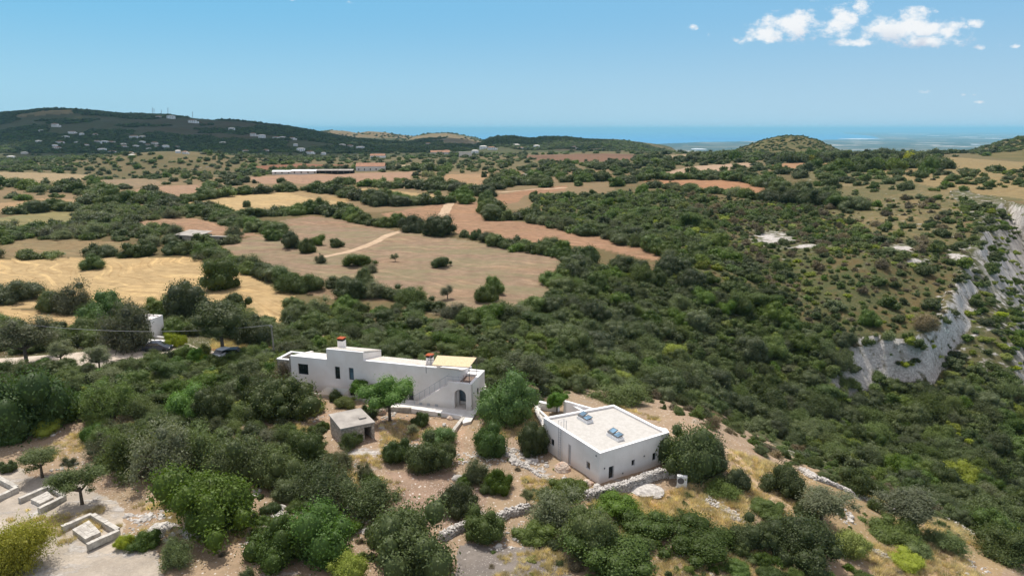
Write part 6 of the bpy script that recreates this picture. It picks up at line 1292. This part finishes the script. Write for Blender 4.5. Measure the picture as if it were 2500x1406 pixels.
def car(px, py, rz, mat, label, z=None):
    g = T(px, py); e = empty('parked_car', g, label, 'car', 'parked cars'); c, s = math.cos(rz), math.sin(rz); X = V3(c, s, 0); Y = V3(-s, c, 0)
    prof = [(-2.1, .35), (-2.15, .75), (-2.0, .98), (-1.2, 1.02), (1.25, .98), (2.05, .72), (2.12, .4)]; roof = [(-1.85, .98), (-1.3, 1.42), (.35, 1.46), (1.2, .98)]
    m = MB(); n = len(prof)
    def ext(p, hw, hw2): m.add([g + X * a - Y * hw + up * b for a, b in p] + [g + X * a + Y * hw2 + up * b for a, b in p], [tuple(range(len(p))), tuple(range(len(p), 2 * len(p)))[::-1]] + [(i, i + len(p), (i + 1) % len(p) + len(p), (i + 1) % len(p)) for i in range(len(p))])
    ext(prof, .86, .86); m.build('body', mat, e); m = MB(); ext(roof, .74, .74); m.build('cabin_glass', M['glass'], e); m = MB(); ext([(-1.28, 1.425), (-1.2, 1.50), (.3, 1.52), (.36, 1.465)], .72, .72); m.build('roof', mat, e)
    for a in (-1.35, 1.35):
        for b in (-.8, .8): m = MB(); m.tube([g + X * a + Y * (b - .1) + up * .33, g + X * a + Y * (b + .1) + up * .33], .33, 12); m.build('wheel', M['rubber'], e)
    for b in (-.6, .6): m = MB(); m.obox(g, X, Y, (2.08, b - .16, .58), (2.14, b + .16, .72)); m.build('headlight', M['plastic_white'], e)
car(386, 856, .05, M['car_paint'], 'dark blue car parked below the small white building'); car(575, 872, .1, M['car_paint'], 'dark car parked right of the tall bare-trunked tree'); car(552, 870, 1.2, M['car_white'], 'silver car parked at the foot of the tall bare-trunked tree')
def farm(px, py, wid, dep_, hgt_, rz, label, roofm='tile', wallm='plaster', pitch=.25, mono=False, yd=None, name='farm_building', grp=None):
    g = T(px, py) if yd is None else FARP(px, py, yd); e = empty(name, g, label, 'building', grp); c, s = math.cos(rz), math.sin(rz); X = V3(c, s, 0); Y = V3(-s, c, 0); m = MB(); m.obox(g, X, Y, (-wid / 2, -dep_ / 2, -2), (wid / 2, dep_ / 2, hgt_)); m.build('wall', M[wallm], e)
    m = MB(); w2, d2, rh = wid / 2 + .2, dep_ / 2 + .3, pitch * dep_
    if mono: pr = [(-d2, 0), (d2, rh), (d2, rh + .12), (-d2, .12)]
    else: pr = [(-d2, .01), (0, rh), (d2, .01), (d2, .15), (0, rh + .15), (-d2, .15)]
    m.add([g + X * -w2 + Y * a + up * (hgt_ + b) for a, b in pr] + [g + X * w2 + Y * a + up * (hgt_ + b) for a, b in pr], [tuple(range(len(pr)))[::-1], tuple(range(len(pr), 2 * len(pr)))] + [(i, (i + 1) % len(pr), (i + 1) % len(pr) + len(pr), i + len(pr)) for i in range(len(pr))]); m.build('roof', M[roofm], e)
    k = max(2, int(wid / 5))
    for i in range(k): m = MB(); x_ = -wid / 2 + (i + .5) * wid / k; m.obox(g, X, Y, (x_ - .5, -dep_ / 2 - .05, .9), (x_ + .5, -dep_ / 2 + .05, min(2.3, hgt_ - .4))); m.build('window', M['glass'], e)
    return e
farm(475, 592, 9, 6, 2.6, -.35, 'old stone farm shed with mono-pitch roof among olives left of the brown field', 'concrete', 'shed_stone', .12, True); farm(527, 594, 9.5, .6, 2.2, -.2, 'long ruined field wall beside the old stone farm shed', 'concrete', 'shed_stone', .02, True)
farm(906, 417, 26, 12, 4, .1, 'farmhouse with orange tiled roof at the top of the far pinkish field'); farm(820, 425, 30, 9, 3, .05, 'dark open farm shed left of the orange-roofed farmhouse', 'concrete', 'dark', .1); farm(755, 425, 28, 8, 2.6, .05, 'long white farm shed in the far pinkish field', 'plaster_bright', 'plaster', .12)
farm(700, 426, 22, 8, 2.4, .05, 'left end of the row of long white farm sheds', 'plaster_bright', 'plaster', .12); farm(1290, 440, 9, 7, 3, .6, 'small grey stone hut between trees above the narrow upper field', 'concrete', 'shed_stone', .2); farm(1136, 384, 22, 14, 9, 0, 'two-storey pale villa on the far slope near the centre', 'concrete', 'plaster', .02)
farm(1075, 378, 40, 14, 5, .1, 'low villa with reddish roof left of the two-storey pale villa', 'tile', 'plaster'); farm(923, 388, 24, 12, 5, .1, 'white house with orange roof in the far trees left of the centre', 'tile', 'plaster_bright')
# village on the hillside
VIL = [(102,322),(176,326),(200,331),(233,333),(161,339),(147,352),(190,352),(210,357),(135,360),(237,350),(256,352),(272,352),(303,356),(302,361),(348,352),(361,358),(250,371),(275,375),(322,382),(318,376),(435,374),(452,376),(28,388),(140,366),(365,367),(385,360),(332,362),(378,355),(405,362),(327,338),(348,338),(433,361),(566,320),(618,333),(640,337),(675,340),(690,339),(712,341),(722,357),(650,372),(735,370),(757,376),(60,376),(120,385),(95,350),(135,310),(418,290),(388,289),(545,352),(600,372),(790,378),(855,362),(880,366),(470,300),(835,358),(905,372),(1010,372),(1045,356),(1180,364),(1200,366),(1260,358),(1270,365),(1310,362),(1400,364),(1160,374),(1090,372)]
PV = []
def villa(seed):
    r = np.random.default_rng(seed); e = empty('hillside_villa', (0, 0, -500)); w_, d_, h_ = r.uniform(13, 20), r.uniform(9, 13), r.uniform(4.5, 7.5); g = V3(0, 0, -500); X, Y = V3(1, 0, 0), V3(0, 1, 0)
    m = MB(); m.obox(g, X, Y, (-w_ / 2, -d_ / 2, -4), (w_ / 2, d_ / 2, h_)); 
    if seed % 2: m.obox(g, X, Y, (w_ / 2 + .01, -d_ / 3, -4), (w_ / 2 + 6, d_ / 3, h_ * .55))
    m.build('wall', M['plaster_bright' if seed % 3 else 'plaster'], e); m = MB(); rh = 1.8; m.add([g + V3(x, y, h_ + z) for x, y, z in ((-w_ / 2 - .6, -d_ / 2 - .6, .02), (w_ / 2 + .6, -d_ / 2 - .6, .02), (w_ / 2 + .6, d_ / 2 + .6, .02), (-w_ / 2 - .6, d_ / 2 + .6, .02), (-w_ / 4, 0, rh), (w_ / 4, 0, rh))], [(3, 2, 1, 0), (0, 1, 5, 4), (1, 2, 5), (2, 3, 4, 5), (3, 0, 4)]); m.build('roof', M['tile' if seed % 2 else 'roof_cream'], e)
    m = MB()
    for fl_ in range(2 if h_ > 5.5 else 1):
        for i in range(4): x_ = -w_ / 2 + (i + .5) * w_ / 4; m.obox(g, X, Y, (x_ - .7, -d_ / 2 - .06, 1 + 3 * fl_), (x_ + .7, -d_ / 2 + .02, 2.5 + 3 * fl_))
    m.build('shutters', M['frame'], e); return e
villas_ = []; pv = [villa(i) for i in range(6)]; used = set()
VL = {0: 'cream-roofed white villa', 1: 'red-roofed white villa', 2: 'pale hip-roofed villa'}
for i, (px, py) in enumerate(VIL):
    k = i % 6; src = pv[k]; g = T(px, py, 900, 4000)
    if k in used:
        o = src.copy(); col.objects.link(o)
        for ch in list(src.children): c2 = ch.copy(); col.objects.link(c2); c2.parent = o
    else: o = src; used.add(k)
    o.location = tuple(g); o.rotation_euler = (0, 0, float(rng.uniform(-.5, .5))); s_ = g[1] / 2000 * rng.uniform(.8, 1.15); o.scale = (s_,) * 3
    villas_.append((px, py, o, VL[k % 3]))
ORDV = ['leftmost', 'second from left', 'third from left', 'fourth from left', 'fifth from left', 'sixth from left', 'seventh from left', 'eighth from left', 'ninth from left', 'tenth from left', 'eleventh from left', 'twelfth from left']
bk_ = {}
for v_ in villas_: bk_.setdefault((v_[3], 'high on the ridge' if v_[1] < 340 else 'halfway up the slope' if v_[1] < 358 else 'low on the slope', v_[0] < 600), []).append(v_)
for (nm_, hh, lf), L_ in bk_.items():
    L_.sort(key=lambda t: t[0])
    for i, v_ in enumerate(L_): tag(v_[2], '%s %s %s%s' % (nm_, hh, 'at left' if lf else 'toward the centre', '' if len(L_) == 1 else ', ' + ORDV[i]), 'house', 'villas scattered over the far hillside')
# masts on the ridge
for i, (px, top, bot, lb) in enumerate([(372, 264, 281, 'leftmost of five radio masts on the left ridge'), (376, 266, 281, 'second radio mast from left, close beside the first'), (394, 270, 282, 'short middle radio mast of five on the ridge'), (410, 264, 284, 'tallest radio mast, fourth from left on the ridge'), (470, 274, 292, 'rightmost radio mast, alone down the ridge')]):
    b = FARP(px, bot, 2960); t = FARP(px, top, 2960); e = empty('radio_mast', b, lb, 'radio mast', 'radio masts on the ridge'); m = MB(); w_ = 1.1
    for a, c in ((-1, -1), (1, -1), (0, 1)): m.tube([b + V3(a * w_, c * w_, -4), t + V3(a * w_ * .5, c * w_ * .5, 0)], .45, 4)
    m.build('lattice', M['metal_grey'], e); m = MB(); m.tube([t + V3(0, 0, -3), t + V3(0, 0, 3)], .35, 5); m.tube([t + V3(-1.6, 0, -5), t + V3(1.6, 0, -5)], .6, 5); m.build('antenna', M['plastic_white'], e)
# greenhouses on the coastal plain
def glasshouse():
    m = MB(); 
    for i in range(8): x0 = i * 22; m.add([V3(x0, 0, 0), V3(x0 + 21.5, 0, 0), V3(x0 + 21.5, 150, 0), V3(x0, 150, 0), V3(x0, 0, 6), V3(x0 + 21.5, 0, 6), V3(x0 + 21.5, 150, 6), V3(x0, 150, 6), V3(x0 + 10.7, 0, 10), V3(x0 + 10.7, 150, 10)], [(0, 1, 5, 8, 4), (2, 3, 7, 9, 6), (1, 2, 6, 5), (3, 0, 4, 7), (4, 8, 9, 7), (8, 5, 6, 9)])
    return m
g0 = None
for i, (px, py, w_) in enumerate([(2150,322.5,22),(2205,328,34),(2255,328.5,14),(2290,332.5,24),(2362,327.5,14),(2366,335.5,20),(2425,330.5,30),(2435,339,24),(1700,366,26),(2100,341,60),(2010,339,14),(2385,354,12)]):
    g = P(px, py, SEA + 12); s_ = w_ * g[1] / F / 176
    if g0 is None: g0 = glasshouse().build('greenhouse', M['plastic_white']); o = g0
    else: o = g0.copy(); col.objects.link(o)
    o.location = (g[0], g[1], Z(g[0], g[1]) if i < 99 else 0); o.scale = (s_, s_ * 2.2, 1.4); tag(o, 'white greenhouse strip, ' + ['leftmost of the four nearest the horizon', 'long one second in the far row', 'tiny one third in the far row', 'middle row, below the tiny far one', 'small one in the far row toward the right', 'below the small far one toward the right', 'far row near the right edge', 'lower row near the right edge', 'left of the rounded hill', 'longest one on the lagoon shore', 'tiny one at the left end of the lagoon', 'nearest one at the foot of the right hill'][i], 'greenhouse', 'white greenhouses on the coastal plain')
# dirt tracks
def track(path, w_, label, mat):
    pts = [T(*p) for p in path]; cum = np.r_[0, np.cumsum([np.linalg.norm((b - a)[:2]) for a, b in zip(pts[:-1], pts[1:])])]; n = max(4, int(cum[-1] / .7)); s = np.linspace(0, cum[-1], n); xs = np.interp(s, cum, [p[0] for p in pts]); ys = np.interp(s, cum, [p[1] for p in pts]); k = min(9, n // 2 * 2 - 1); ker = np.ones(k) / k
    xs = np.convolve(np.pad(xs, k // 2, 'edge'), ker, 'valid'); ys = np.convolve(np.pad(ys, k // 2, 'edge'), ker, 'valid'); tx = np.gradient(xs); ty = np.gradient(ys); l = np.hypot(tx, ty); nx, ny = -ty / l, tx / l
    ww = w_ * (.8 + .5 * fbm(s / 5, s * 0, 3, 4)); off = np.linspace(-.5, .5, 7); X_ = xs[:, None] + nx[:, None] * off * ww[:, None]; Y_ = ys[:, None] + ny[:, None] * off * ww[:, None]; Zz = hgt(X_.ravel(), Y_.ravel()).reshape(X_.shape) + .10 - .06 * (np.abs(off) > .45)
    i = np.arange((n - 1) * 6); r = i // 6 * 7 + i % 6; o = link('dirt_track', mesh_np('dirt_track', np.stack([X_.ravel(), Y_.ravel(), Zz.ravel()], 1), np.stack([r, r + 7, r + 8, r + 1], 1), [mat], True)); tag(o, label, 'track', kind='structure')
M['track'] = simple('track', (.50, .37, .25), .97, .05, .25, .5, .3, .05, c2=(.38, .27, .18)); M['track2'] = simple('track2', (.60, .52, .43), .97, .05, .25, .5, .3, .05, c2=(.46, .38, .30))
track([(1078,532),(1085,520),(1092,506),(1100,494),(1122,490)], 4.2, 'pale twin-wheeled dirt track climbing into the upper field', M['track']); track([(770,632),(830,620),(880,606),(920,590),(955,572),(985,563)], 2.8, 'dirt track crossing the brown field to the two huge trees', M['track'])
track([(-300,900),(0,890),(100,880),(200,872),(300,868),(345,850),(400,846),(470,870),(560,878),(640,880)], 5.5, 'pale gravel road and car park behind the thicket at left', M['track2']); track([(1690,1060),(1760,1090),(1800,1110),(1830,1170),(1900,1230),(1980,1280),(2050,1330)], 1.6, 'sandy footpath along the right ridge', M['track'])
track([(1210,470),(1270,466),(1340,461),(1383,458)], 4, 'pale track along the narrow upper field', M['track'])
# ---------------------------------------------------------------- haze
hm = bpy.data.materials.new('haze'); hm.use_nodes = True; t = hm.node_tree; t.nodes.clear(); ho = t.nodes.new('ShaderNodeOutputMaterial'); hv = t.nodes.new('ShaderNodeVolumePrincipled')
hv.inputs['Color'].default_value = (.36, .78, 1.0, 1); hv.inputs['Density'].default_value = HAZE; hv.inputs['Anisotropy'].default_value = 0.
t.links.new(hv.outputs[0], ho.inputs['Volume'])
m = MB(); m.prism([(-270000, -400), (270000, -400), (270000, 240000), (-270000, 240000)], SEA - 60, 150); h_o = m.build('haze', hm); tag(h_o, 'thin blue haze in the air over the whole view', 'haze', kind='stuff')

# ---------------------------------------------------------------- clouds overhead, out of the frame, whose shadows lie on the left ridge
cm = bpy.data.materials.new('cloud_mass'); cm.use_nodes = True; t = cm.node_tree; t.nodes.clear(); co_ = t.nodes.new('ShaderNodeOutputMaterial'); cvn = t.nodes.new('ShaderNodeVolumePrincipled'); cvn.inputs['Color'].default_value = (1, 1, 1, 1); cvn.inputs['Density'].default_value = .016; t.links.new(cvn.outputs[0], co_.inputs['Volume'])
SD = np.array([math.sin(math.radians(SUN_AZ)) * math.cos(math.radians(SUN_EL)), math.cos(math.radians(SUN_AZ)) * math.cos(math.radians(SUN_EL)), math.sin(math.radians(SUN_EL))])
def cloud(gx, gy, rx, ry, n, label, seed, alt=1100.):
    r = np.random.default_rng(seed); c = np.array([gx, gy, 0]) + SD * (alt / SD[2]); V = []; Fs = []; k = 0; iv, jf = ico(2)
    for i in range(n):
        a = r.uniform(0, 6.28); q = math.sqrt(r.random()); p = c + np.array([math.cos(a) * q * rx, math.sin(a) * q * ry, r.uniform(-20, 60)]); R = r.uniform(.18, .36) * min(rx, ry) * (1.25 - .5 * q)
        nz = 1 + .5 * (fbm(iv[:, 0] * 2 + i, iv[:, 1] * 2 + iv[:, 2], 3, seed + i) - .47); V.append(iv * nz[:, None] * [R, R, R * .55] + p); Fs.append(jf + k); k += len(iv)
    o = link('cloud', mesh_np('cloud', np.concatenate(V), np.concatenate(Fs), [cm], True)); tag(o, label, 'cloud', 'clouds overhead')
for gx, gy, rx, ry, n, lb, sd in [(-980, 2300, 1250, 800, 100, 'large white cloud overhead shading the left ridge', 1), (-120, 1900, 420, 300, 14, 'small white cloud overhead shading the far central slope', 2), (180, 1150, 260, 110, 10, 'little cloud overhead shading the far dark field', 3), (150, 315, 45, 16, 8, 'tiny cloud overhead shading the dark trees on the plateau', 4)]: cloud(gx, gy, rx, ry, n, lb, sd)
